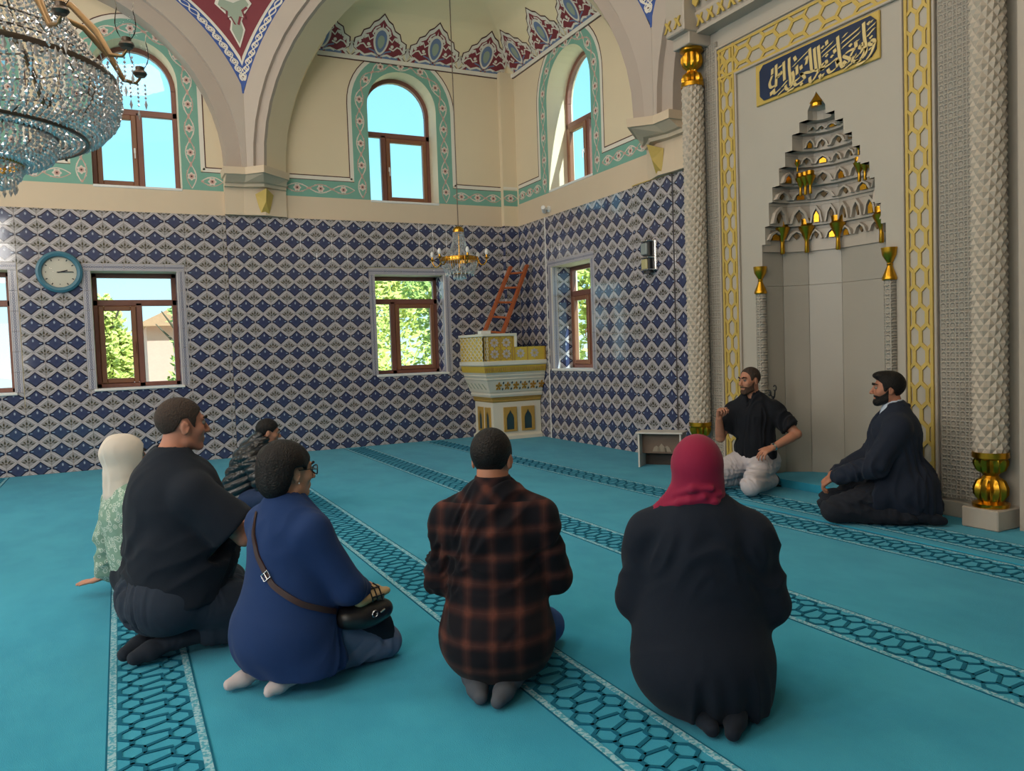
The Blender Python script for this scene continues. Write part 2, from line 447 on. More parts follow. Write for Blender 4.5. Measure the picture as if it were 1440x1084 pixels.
tiles(wl, -4.54, -.25, 0, ZT, -.447, .228, hA, M['tileR'], d0=-.012, limit=300, far=lambda u: u)
for q in LOW[1:]: border(wl, *q)
border(wl, *LOW[0], skip=('l',))
hB = [(a - BW, b + BW*.9, c, d + BW) for a, b, c, d in LOWB]
tiles(wr, .112, 3.38, 0, ZT, 1.077, .235, hB, M['tileB'])
border(wr, *LOWB[0])
b = MB(); b.box((.995, -.012, 0), (1.02, 0, ZT)); struct(b.build('trim_1', M['sillw'], None, M=MBm))
# reveals tiled on the sides one sees into
def reveal(parent, u, z0, z1, sgn):
    mesh = None; n = 7; st = (z1 - z0)/n
    for i in range(n):
        b = MB()
        if mesh is None:
            slab(b, -.115, .115, -st/2, st/2, 0, 0, 0, .006); o = b.build('reveal_tile', M['tileB'], parent); mesh = o.data
        else: o = link('reveal_tile', mesh, parent)
        o.matrix_local = T(u, .215, z0 + (i + .5)*st) @ Rz(sgn*PI/2)
    for i in range(n):
        if i == 0:
            b = MB(); slab(b, -st/2, st/2, -.045, .045, 0, 0, 0, .007); o = b.build('reveal_border_tile', M['rope'], parent); m2 = o.data
        else: o = link('reveal_border_tile', m2, parent)
        o.matrix_local = T(u, .05, z0 + (i + .5)*st) @ Rz(sgn*PI/2) @ Ry(PI/2)
reveal(wl, LOW[2][1], 1.07, 2.60, -1); reveal(wr, LOWB[0][0], 1.075, 2.625, 1); reveal(wl, LOW[1][1], 1.06, 2.61, -1)

# ---------------------------------------------------------------- windows
def window(name, u0, u1, z0, z1, Mx, zt, mul, sash, arched=False, par=None):
    """brown frame at depth D; zt: transom height; mul: mullion; sash: 'l' or 'r' is the opening leaf"""
    D0, D1 = .33, .40; fw = .062
    root = bpy.data.objects.new(name, None); COL.objects.link(root); root.matrix_world = Mx; struct(root)
    P = lambda u, z, d: (u, d, z)
    b = MB()
    b.bbox((u0, D0, z0), (u0+fw, D1, z1), .008); b.bbox((u1-fw, D0, z0), (u1, D1, z1), .008); b.bbox((u0, D0, z0), (u1, D1, z0+fw), .008)
    if arched:
        r = (u1-u0)/2; c = (u0+u1)/2; o_, i_ = arc(c, z1, r, 0, PI, 18), arc(c, z1, r - fw, 0, PI, 18)
        for i in range(18): b.prism([o_[i], o_[i+1], i_[i+1], i_[i]], D0, D1, P)
    else: b.bbox((u0, D0, z1-fw), (u1, D1, z1), .008)
    b.bbox((u0, D0, zt-.042), (u1, D1, zt+.042), .008); b.bbox((mul-.04, D0, z0), (mul+.04, D1, zt), .008)
    b.build('frame', M['pvc'], root)
    a, c = (u0 + fw, mul - .04) if sash == 'l' else (mul + .04, u1 - fw)
    e, f = z0 + fw, zt - .042; sw = .065
    s = MB()
    for q in (((a, D0-.02, e), (a+sw, D1-.02, f)), ((c-sw, D0-.02, e), (c, D1-.02, f)), ((a+sw, D0-.02, e), (c-sw, D1-.02, e+sw)), ((a+sw, D0-.02, f-sw), (c-sw, D1-.02, f))): s.bbox(*q, .008)
    so = s.build('sash', M['pvcS'], root)
    g = MB(); g.box((a+sw-.005, .36, e+sw-.005), (c-sw+.005, .366, f-sw+.005)); g.build('pane', M['glass'], so)
    h = MB(); hx = (c - sw/2) if sash == 'l' else (a + sw/2)
    if abs(hx - mul) > abs((a if sash == 'l' else c) - mul): hx = (a + c)/2
    hz = (e + f)/2
    h.bbox((hx-.012, D0-.035, hz-.035), (hx+.012, D0-.02, hz+.035), .004); h.bbox((hx-.008, D0-.06, hz-.008), (hx+.008, D0-.03, hz+.008), .003); h.bbox((hx-.008, D0-.062, hz-.11), (hx+.008, D0-.05, hz+.01), .003)
    h.build('handle', M['pvcS'] if not arched else M['sillw'], so)
    a, c = (mul + .04, u1 - fw) if sash == 'l' else (u0 + fw, mul - .04)
    g = MB(); g.box((a-.005, .36, z0+fw-.005), (c+.005, .366, zt-.04)); g.build('pane', M['glass'], root)
    g = MB()
    if arched:
        g.prism([(u0+fw-.005, zt+.04), (u1-fw+.005, zt+.04)] + arc((u0+u1)/2, z1, (u1-u0)/2-fw+.005, 0, PI, 18), .36, .366, P)
    else: g.box((u0+fw-.005, .36, zt+.04), (u1-fw+.005, .366, z1-fw+.005))
    g.build('pane', M['glass'], root)
    s = MB(); s.bbox((u0-.03 if not arched else u0, -.035 if not arched else -.01, z0-.03), (u1+.03 if not arched else u1, D0, z0+.004), .006); s.build('sill', M['sillw'], root)
    return root
window('window_1', *LOW[0], MA, 2.21, -7.7, 'l'); window('window_2', *LOW[1], MA, 2.21, -5.69, 'l'); window('window_3', *LOW[2], MA, 2.21, -2.06, 'r')
window('window_4', *UPP[0], MA, 4.80, -7.7, 'l', True); window('window_5', *UPP[1], MA, 4.80, -5.56, 'l', True); window('window_6', *UPP[2], MA, 4.80, -2.10, 'r', True)
window('window_7', *LOWB[0], MBm, 2.21, 1.72, 'l'); window('window_8', *UPPB[0], MBm, 4.75, 1.78, 'l', True)
# plain white plaster band lining the window reveals' arches is the wall itself

# ---------------------------------------------------------------- corner pier, octagon piers, arches
b = MB(); b.box((-.25, -.10, 0), (0, 0, 5.86)); cp = struct(b.build('trim_2', M['cream']))
tiles(cp, -.25, 0, 0, ZT, -.125, .25, [], M['tileR'], d0=-.10)
b = MB(); b.box((-.256, -.108, 0), (-.25, 0, ZT)); o = b.build('tile_field', M['tileR'], cp); o['kind'] = 'stuff'
VX, YP = -4.27, -.35; HW = 2.772; ZS = 4.03
ch = Vector((1, -1, 0)).normalized(); nn = Vector((1, 1, 0)).normalized(); V1 = Vector((VX, YP, 0))
def S3(s, z, off): return V1 + ch*s + nn*off + Vector((0, 0, z))
SW = Matrix(((0, 1, 0, 0), (1, 0, 0, 0), (0, 0, 1, 0), (0, 0, 0, 1)))      # mirror in the diagonal
def mir(b): b.v = [(v[1], v[0], v[2]) for v in b.v]; return b
def ring_poly(c, z0, r0, r1, clip, n=28):     # flat ring, outer edge clipped by the vertical at c + clip
    a0 = math.acos(clip/r1) if clip < r1 else 0
    out = [(c + clip, z0 - .06)] + [(c + r1*math.cos(a0 + (PI - 2*a0)*i/n), z0 + r1*math.sin(a0 + (PI - 2*a0)*i/n)) for i in range(n+1)] + [(c - clip, z0 - .06)]
    inn = [(c + r0, z0 - .06)] + arc(c, z0, r0, 0, PI, n) + [(c - r0, z0 - .06)]
    return out, inn
def ring(b, P, c, z0, r0, r1, clip, d0, d1, mi=0):
    out, inn = ring_poly(c, z0, r0, r1, clip); n = len(out)
    vs = [P(u, z, d0) for u, z in out] + [P(u, z, d0) for u, z in inn] + [P(u, z, d1) for u, z in inn] + [P(u, z, d1) for u, z in out]
    fs = []
    for i in range(n - 1):
        fs += [(i, i+1, n+i+1, n+i), (n+i, n+i+1, 2*n+i+1, 2*n+i), (i+1, i, 3*n+i, 3*n+i+1)]
    b.add(vs, fs, mi)
PAf = lambda u, z, d: (u, d, z)
for k, nm in ((0, 'trim_3'), (1, 'trim_4')):   # blind arches on the two walls
    b = MB(); ring(b, PAf, -6.72, 4.05, 2.39, 2.655, 2.45, YP, 0); ring(b, PAf, -6.72, 4.05, 2.19, 2.40, 2.40, YP + .07, 0, 1)
    if k: mir(b)
    struct(b.build(nm, [M['arch'], M['arch2']], smooth=30))
b = MB(); PS = lambda s, z, d: S3(s, z, d)
ring(b, PS, HW, ZS, 2.665, 2.93, 2.77, 0, .06); ring(b, PS, HW, ZS, 2.53, 2.68, 2.68, .05, .11, 1)
ar = struct(b.build('trim_5', [M['arch'], M['arch2']], smooth=30))
# cream soffit of the corner arch
b = MB(); A_ = [(HW + 2.53, ZS - .06)] + arc(HW, ZS, 2.53, 0, PI, 30) + [(HW - 2.53, ZS - .06)]
vs = [S3(s, z, .105) for s, z in A_] + [S3(s, z, .56) for s, z in A_]; n = len(A_)
b.add(vs, [(i, i+1, n+i+1, n+i) for i in range(n-1)]); b.build('soffit', M['cream'], ar, smooth=60)
pier = [(-4.545, .0), (-4.545, -.36), (-4.29, -.37), (-4.09, -.57), (-3.86, -.34), (-3.70, -.18), (-3.70, 0)]
def scale_poly(p, k):
    cx, cy = -4.15, -.2; out = []
    for x, y in p:
        if y > -.001: out.append((cx + (x-cx)*max(1, k), 0.0))
        elif k >= 1: out.append((cx + (x-cx)*k, cy + (y-cy)*k))
        else: out.append((x + (.10*(1-k) if y < -.5 else 0), y*k))
    return out
for k, nm in ((0, 'pillar_1'), (1, 'pillar_2')):
    b = MB(); Pz = lambda u, v, d: (u, v, d)
    prof = [(ZT + .005, .20), (3.775, .23), (3.78, .42), (3.82, .45), (3.825, .60), (3.90, .95), (3.905, 1.06), (4.0, 1.08)]
    rows = [[(x, y, z) for x, y in scale_poly(pier, q)] for z, q in prof]; n = len(pier)
    vs = [p for r in rows for p in r]; fs = [(i*n+j, i*n+(j+1) % n, (i+1)*n+(j+1) % n, (i+1)*n+j) for i in range(len(rows)-1) for j in range(n)]
    # below the tiling's top the block dies back into the wall
    fs += [tuple((len(rows)-1)*n + j for j in range(n)), tuple(reversed(range(n)))]
    b.add(vs, fs)
    if k: mir(b)
    po = struct(b.build(nm, M['cream_low']))
    g = MB(); c0 = Vector((-4.09, -.57, 0))
    tip, top = [], []
    g.add([(-4.14, -.12, 3.69), (-4.01, -.27, 3.755), (-3.89, -.12, 3.69), (-4.01, -.06, 3.70), (-4.075, -.10, 3.43), (-3.955, -.10, 3.43), (-4.01, -.05, 3.43), (-4.01, -.20, 3.585)],
          [(0, 1, 3), (1, 2, 3), (0, 7, 1), (1, 7, 2), (0, 4, 7), (7, 5, 2), (7, 4, 5), (0, 3, 6, 4), (3, 2, 5, 6), (4, 6, 5)])
    if k: mir(g)
    g.build('gold_tip', M['goldp'], po)
# ================================================================== carpet
def fn_carpet(t, b):
    c = t.nodes.new('ShaderNodeTexCoord'); mp = t.nodes.new('ShaderNodeMapping'); mp.inputs['Scale'].default_value = (1.0, .55, 1.0)
    t.links.new(c.outputs['Object'], mp.inputs[0])
    n1 = xnoise(t, 1.1, 5.0, mp.outputs[0], .62); n2 = xnoise(t, 5.0, 3.0, mp.outputs[0]); n3 = xnoise(t, 260.0, 1.0)
    f = xstep((n1*.7 + n2*.3)*-1.0 + .5, .16)
    col = xmix(t, f, '#2a91b1', '#39a2bf'); col = xmix(t, n3*.28, col, '#147a9b')
    t.links.new(col, b.inputs['Base Color']); bump(t, b, n3, .5, .004)
M['carpet'] = mat('turquoise_carpet_pile', '#45aac4', .95, spec=.09, sheen=.11, fn=fn_carpet)
M['strap'] = mat('dark_teal_carpet_pile', '#18617c', .92, spec=.1, bumps=(240, .4, .003))
def fn_edge(t, b):
    x, y, z = xcoord(t); n = xnoise(t, 70.0, 2.0)
    t.links.new(xmix(t, xstep(n*-1.0 + .5, .06), '#4d9bb3', '#93bccb'), b.inputs['Base Color'])
M['edgeband'] = mat('speckled_carpet_pile', '#7fb2c4', .92, spec=.1, fn=fn_edge)
b = MB(); b.add([(-13.4, -13.4, 0), (0, -13.4, 0), (0, 0, 0), (-13.4, 0, 0)], [(0, 1, 2, 3)])
floor = struct(b.build('floor', M['carpet'], recalc=False))
def flat(b, quads, P, mi, th=.004):
    """flat pieces standing th proud: top faces plus their rim"""
    for q in quads:
        n = len(q); vs = [P(u, v, th) for u, v in q] + [P(u, v, 0) for u, v in q]
        b.add(vs, [tuple(range(n))] + [(i, n + i, n + (i+1) % n, (i+1) % n) for i in range(n)], mi)
def band(cx, y0, y1, ang=0.0, z0=0.0, parent=None, skip=None):
    b = MB(); L = y1 - y0; lam = .30; W = .086
    Mx = T(cx, y0, z0) @ Rz(ang); P = lambda u, v, d: Mx @ Vector((u, v, d))
    for s in (-1, 1):
        flat(b, [[(s*.137, 0), (s*.165, 0), (s*.165, L), (s*.137, L)]], P, 1, .003)
        flat(b, [[(s*.166, 0), (s*.172, 0), (s*.172, L), (s*.166, L)]], P, 0, .003)
    n = int(L/lam); w = .017
    for i in range(n):
        o = i*lam
        for s in (-1, 1):                    # a chain of hexagons down each side, tied across by paired diagonals
            for k in (0, 1):
                c = o + k*lam/2 + (0 if s < 0 else lam/4); h, wx = .056, .040
                hexa = [(s*W - wx, c - h*.45), (s*W, c - h), (s*W + wx, c - h*.45), (s*W + wx, c + h*.45), (s*W, c + h), (s*W - wx, c + h*.45)]
                flat(b, ribbon2d(hexa, w, True), P, 0)
        for k in (0, 1):
            c = o + k*lam/2
            flat(b, ribbon2d([(-W + .040, c + .02), (W - .040, c + lam/4 - .02 + .01)], w), P, 0)
            flat(b, ribbon2d([(-W + .036, c - .03), (W - .036, c - lam/4 + .05)], w), P, 0)
            flat(b, ribbon2d([(-W, c + .05), (-W, c + lam/2 - .05)], w), P, 0); flat(b, ribbon2d([(W, c + lam/4 + .05), (W, c + lam*.75 - .05)], w), P, 0)
    o = b.build('band_pattern', [M['strap'], M['edgeband']], parent or floor, recalc=False); o['kind'] = 'stuff'; return o
for cx in (-7.455, -5.925, -4.395, -2.865): band(cx, -13.3, -.02)
band(-1.28, -13.3, -.05, math.radians(1.45))
# a loose strip of carpet laid before the niche
cs = thing('carpet_strip', 'loose strip of turquoise carpet laid in front of the prayer niche', 'carpet')
b = MB(); b.bbox((-.33, -4.2, 0), (.33, 4.2, .012), .005); s_ = b.build('pile', M['carpet'], cs)
cs.location = (-.885, -9.75, 0); cs.rotation_euler = (0, 0, math.radians(0.6))
o = band(-.06, -4.15, 4.15, 0, .012, cs)

# ================================================================== painted ornament on the plaster
class Path:
    def __init__(s, pts):
        s.p = [Vector((u, v)) for u, v in pts]; s.l = [0.0]
        for a, b in zip(s.p, s.p[1:]): s.l.append(s.l[-1] + (b - a).length)
        s.L = s.l[-1]
    def at(s, q, off=0.0):
        q = min(max(q, 0), s.L)
        for i in range(len(s.p) - 1):
            if q <= s.l[i+1] or i == len(s.p) - 2:
                d = s.p[i+1] - s.p[i]; l = d.length or 1; d /= l; r = s.p[i] + d*(q - s.l[i])
                return (r.x - d.y*off, r.y + d.x*off)
def scroll(b, path, P, amp, lam, vine, flow, eye, leaf, q0=0.0, q1=None, w=.013, fr=.05):
    q1 = q1 or path.L; n = max(1, round((q1 - q0)/lam)); lam = (q1 - q0)/n
    for ph in (0, PI):
        pts = [path.at(q0 + (q1-q0)*i/(n*14), amp*math.sin(2*PI*i/14/2*1 + ph)) for i in range(n*14 + 1)]
        flat(b, ribbon2d(pts, w if ph == 0 else w*.8), P, vine if ph == 0 else leaf, .0022 if ph else .0026)
    for i in range(n):
        c = q0 + (i + .5)*lam
        pet = [path.at(c + fr*(1 + .18*math.cos(6*a))*math.cos(a), fr*(1 + .18*math.cos(6*a))*math.sin(a)) for a in [2*PI*j/24 for j in range(24)]]
        flat(b, [pet], P, flow, .003); rin = [path.at(c + fr*.62*math.cos(a), fr*.62*math.sin(a)) for a in [2*PI*j/10 for j in range(10)]]
        flat(b, [rin], P, leaf, .0033); flat(b, [[path.at(c + fr*.27*math.cos(a), fr*.27*math.sin(a)) for a in [2*PI*j/8 for j in range(8)]]], P, eye, .0037)
        for sg in (-1, 1):                   # curled leaves flanking the crossing
            for e in (-1, 1):
                a = q0 + i*lam + sg*lam*.16
                q = [path.at(a, e*amp*.35), path.at(a + sg*.035, e*amp*.95), path.at(a + sg*.075, e*amp*.78), path.at(a + sg*.03, e*amp*.55)]
                flat(b, [q], P, vine, .002)
        q = c - lam/2                        # small bud on the crossing
        flat(b, [[path.at(q - .045, 0), path.at(q, .017), path.at(q + .045, 0), path.at(q, -.017)]], P, leaf, .0033)
ORN = [M['green'], M['vine'], M['vine2'], M['line'], M['white']]
def wallP(u, z, d): return (u, -d - .0012, z)
def green_border(name, par, u_l, u_r, win, zb, za, w=.245, top=5.86):
    """painted green border: along the foot of the plaster and up round an arched window"""
    a, c, z0, zs = win; r = (c - a)/2; m_ = (a + c)/2; b = MB()
    flat(b, [rect(u_l, a - w, zb, za), rect(c + w, u_r, zb, za)] + [rect(a - w, a, zb, zs), rect(c, c + w, zb, zs)], wallP, 0, .001)
    A_, B_ = arc(m_, zs, r, 0, PI, 24), arc(m_, zs, r + w, 0, PI, 24)
    flat(b, [[A_[i], A_[i+1], (B_[i+1][0], min(top, B_[i+1][1])), (B_[i][0], min(top, B_[i][1]))] for i in range(24)], wallP, 0, .001)
    # pale strip and dark line along the outer side
    def outer(o): return [(a - w - o, za + o)] + [(a - w - o, zs)] + list(reversed(arc(m_, zs, r + w + o, 0, PI, 24))) + [(c + w + o, za + o)]
    for o_, ww, mi in ((.028, .056, 4), (.064, .013, 3)):
        pts = [(u_l, za + o_)] + [p for p in outer(o_)] + [(u_r, za + o_)]
        segs = [q for q in ribbon2d(pts[:2], ww)] + [q for q in ribbon2d(pts[1:-1], ww)] + [q for q in ribbon2d(pts[-2:], ww)]
        segs = [q for q in segs if max(p[1] for p in q) < top - .0]
        flat(b, segs, wallP, mi, .0012 if mi == 4 else .0016)
    for o_ in (.0,): 
        flat(b, ribbon2d([(a - w, za), (u_l, za)], .01) + ribbon2d([(u_r, za), (c + w, za)], .01), wallP, 3, .0014)
    zm = (zb + za)/2; av = .062
    if a - w - u_l > .1: scroll(b, Path([(u_l, zm), (a - w, zm)]), wallP, av, .30, 1, 1, 3, 2)
    if u_r - c - w > .1: scroll(b, Path([(c + w, zm), (u_r, zm)]), wallP, av, .30, 1, 1, 3, 2)
    rm = r + w/2; arcp = [(m_ - rm*math.cos(PI*i/30), min(zs + rm*math.sin(PI*i/30), top - .09)) for i in range(31)]
    scroll(b, Path([(a - w/2, zb + .02)] + arcp + [(c + w/2, zb + .02)]), wallP, av, .33, 1, 1, 3, 2)
    o = b.build(name, ORN, par, recalc=False); o['kind'] = 'stuff'; return o
green_border('painted_border', wl, -3.70, -.25, UPP[2], 3.722, 3.972)
green_border('painted_border', wl, -6.72, -4.545, UPP[1], 3.73, 3.98, top=7)
green_border('painted_border', wl, -8.9, -6.72, UPP[0], 3.73, 3.98, top=7)
green_border('painted_border', wr, .16, 3.70, UPPB[0], 3.745, 3.99)
b = MB(); fr = lambda u, v, d: (u, -.10 - d - .001, v)
flat(b, [rect(-.25, 0, 3.722, 3.972)], fr, 0, .001); scroll(b, Path([(-.25, 3.847), (0, 3.847)]), fr, .06, .25, 1, 1, 3, 2); flat(b, [rect(-.25, 0, 3.985, 4.03)], fr, 4, .001)
o = b.build('painted_border', ORN, cp, recalc=False); o['kind'] = 'stuff'
# plain band of darker plaster between tiling and painted border
for par, u0, u1, z1 in ((wl, -13.4, -4.545, 3.73), (wl, -3.70, -.25, 3.722), (wr, .0, 3.70, 3.745)):
    b = MB(); 
    b.box((u0, -.0009, ZT), (u1, 0, z1)); struct(b.build('plaster_band', M['cream_low'], par, recalc=False))

# ---------------------------------------------------------------- vault of the corner and its painted crown
ZV = 5.85; PH0 = math.asin((ZV - ZS)/2.53)
def Larc(f): return S3(HW - 2.53*math.cos(f), ZS + 2.53*math.sin(f), .54)
La = [Vector((-3.15, 0, ZV)), Vector((-.12, 0, ZV)), Vector((0, -.12, ZV)), Vector((0, -3.15, ZV))]
Ll = [0, 3.03, 3.03 + .17, 6.06 + .17]
def Lpt(q):
    for i in range(3):
        if q <= Ll[i+1] or i == 2: return La[i].lerp(La[i+1], (q - Ll[i])/(Ll[i+1] - Ll[i]))
CO, CR, CT = .42, .52, .3                    # the cove: runs in by CO and up by CR, then the vault proper
def cove(q, f):
    a_ = Lpt(q); return Vector((min(a_.x, -CO*f), min(a_.y, -CO*f), ZV + CR*f))
def vault(q, t):
    if t <= CT: return cove(q, t/CT)
    B_ = Larc(PH0 + (PI - 2*PH0)*q/Ll[3]); u = (t - CT)/(1 - CT)
    p = cove(q, 1).lerp(B_, u); p.z += .40*u*(1 - u); return p
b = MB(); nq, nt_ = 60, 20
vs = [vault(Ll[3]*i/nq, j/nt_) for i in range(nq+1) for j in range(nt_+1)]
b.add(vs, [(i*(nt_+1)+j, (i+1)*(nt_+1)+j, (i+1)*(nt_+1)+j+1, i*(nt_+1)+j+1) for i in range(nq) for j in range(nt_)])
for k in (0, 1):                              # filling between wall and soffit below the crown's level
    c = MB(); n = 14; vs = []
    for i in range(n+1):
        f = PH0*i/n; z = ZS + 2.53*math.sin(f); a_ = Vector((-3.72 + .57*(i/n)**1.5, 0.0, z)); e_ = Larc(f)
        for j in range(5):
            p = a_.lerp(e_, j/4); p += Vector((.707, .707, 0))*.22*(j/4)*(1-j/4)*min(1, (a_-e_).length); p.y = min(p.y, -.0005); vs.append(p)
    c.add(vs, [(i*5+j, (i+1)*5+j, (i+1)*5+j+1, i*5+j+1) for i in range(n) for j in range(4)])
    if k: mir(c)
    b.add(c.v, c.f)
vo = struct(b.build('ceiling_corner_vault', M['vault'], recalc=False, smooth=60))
# crown motif: a row of ogee leaves
def crown(b, P, c, w, h, cutl=None):
    lobes = [(0, 1.0), (.09, .86), (.17, .80), (.23, .66), (.33, .60), (.37, .46), (.47, .40), (.485, .20), (.40, .12)]
    out = [(-x, z) for x, z in reversed(lobes)] + lobes[1:]
    def F(poly, mi, th, k=1.0, oz=0.0, clip=True):
        flat(b, [[(c + x*w*k, max(0, oz + (z)*h*k if True else 0)) for x, z in poly]], P, mi, th)
    base = [(-.5, 0)] + out + [(.5, 0)]
    # dark rim, pale rim, red field
    def fan(poly, mi, th, k, dz):
        pl = [(c + x*w*k, z*h*k + dz) for x, z in poly]; ctr = (c, .25*h); n = len(pl)
        vs = [P(*ctr, th)] + [P(u, v, th) for u, v in pl]
        b.add(vs, [(0, 1+i, 1+(i+1) % n) for i in range(n)], mi)
    fan(base, 2, .004, 1.0, 0); fan(base, 1, .007, .955, .004); fan(base, 0, .010, .86, .0)
    # medallion: pale ring, slate, sage heart, with tendrils
    med = lambda s, q: [(c + s*w*math.sin(a)*(1 - .25*math.cos(a)), h*(.36 - q*math.cos(a)*(1 if math.cos(a) > 0 else 1.25))) for a in [2*PI*i/20 for i in range(20)]]
    for s, q, mi, th in ((.135, .27, 1, .013), (.10, .22, 3, .016), (.06, .13, 4, .019)):
        pl = med(s, q); n = len(pl); b.add([P(c, h*.36, th)] + [P(u, v, th) for u, v in pl], [(0, 1+i, 1+(i+1) % n) for i in range(n)], mi)
    flat(b, [[(c-.02*w, h*.60), (c, h*.78), (c+.02*w, h*.60), (c, h*.52)]], P, 1, .013)
    for s in (-1, 1):
        def rb(pts, ww, mi=1, th=.013): flat(b, ribbon2d([(c + s*x*w, z*h) for x, z in pts], ww), P, mi, th)
        rb([(.05, .72), (.12, .66), (.16, .54), (.12, .48), (.20, .40), (.24, .50), (.30, .42)], .022)
        rb([(.02, .06), (.14, .10), (.26, .05), (.36, .12), (.44, .10)], .030); rb([(.16, .26), (.24, .22), (.30, .30), (.36, .28), (.42, .20)], .022)
        rb([(0, .02), (.10, .16), (.20, .20)], .02, 3); rb([(.06, .03), (.20, .045), (.34, .02)], .05, 3, .012)
        for x, z in ((.21, .30), (.27, .47), (.37, .34), (.13, .60)): flat(b, [[(c + s*(x*w) + .026*math.cos(a), z*h + .026*math.sin(a)) for a in [2*PI*i/7 for i in range(7)]]], P, 1, .014)
        rb([(.44, .24), (.5, .32), (.5, .12)], .02)
    flat(b, [[(c - w*.5, .015), (c - w*.455, .15*h), (c - w*.5, .30*h), (c - w*.545, .15*h)]], P, 1, .012)
def vP(q, h, off, side=0):
    q = min(q, Ll[1]) if side == 0 else max(q, Ll[2])
    n = Vector((0, -CR, -CO)) if q < Ll[3]/2 else Vector((-CR, 0, -CO))
    return cove(q, h/math.hypot(CO, CR)) + n.normalized()*(.003 + off*.6)
b = MB(); cw = .862
cents = [3.03 - .385 - cw*i for i in (3, 2, 1, 0)] + [3.03 + .17 + .385 + cw*i for i in range(4)]
for c in cents:
    bb = MB(); sd_ = int(c > Ll[1]); crown(bb, (lambda q, h, off, sd_=sd_: vP(q, h, off, sd_)), c, cw*.995, .66)
    keep = [(f, mi) for f, mi in zip(bb.f, bb.mi)]
    b.add([(v[0], v[1], v[2]) for v in bb.v], [f for f, _ in keep]); b.mi[-len(keep):] = [mi for _, mi in keep]
o = b.build('painted_crown', [M['red'], M['white'], M['line'], M['slate'], M['sage']], vo, recalc=False); o['kind'] = 'stuff'
b = MB()                                      # pale ledge and dark line below the crown
for (A_, B_) in zip(La, La[1:]):
    d = (B_ - A_).normalized(); nrm = Vector((d.y, -d.x, 0)); nrm = nrm if nrm.dot(Vector((-1, -1, 0))) > 0 else -nrm
    for z0, z1, th, mi in ((5.79, 5.85, .02, 0), (5.775, 5.79, .004, 1)):
        q = [A_ + nrm*th, B_ + nrm*th, B_, A_]; b.add([(p.x, p.y, z0) for p in q] + [(p.x, p.y, z1) for p in q], [(0,1,2,3), (7,6,5,4), (0,1,5,4), (1,2,6,5), (2,3,7,6), (3,0,4,7)], mi)
struct(b.build('trim_6', [M['white'], M['line']]))

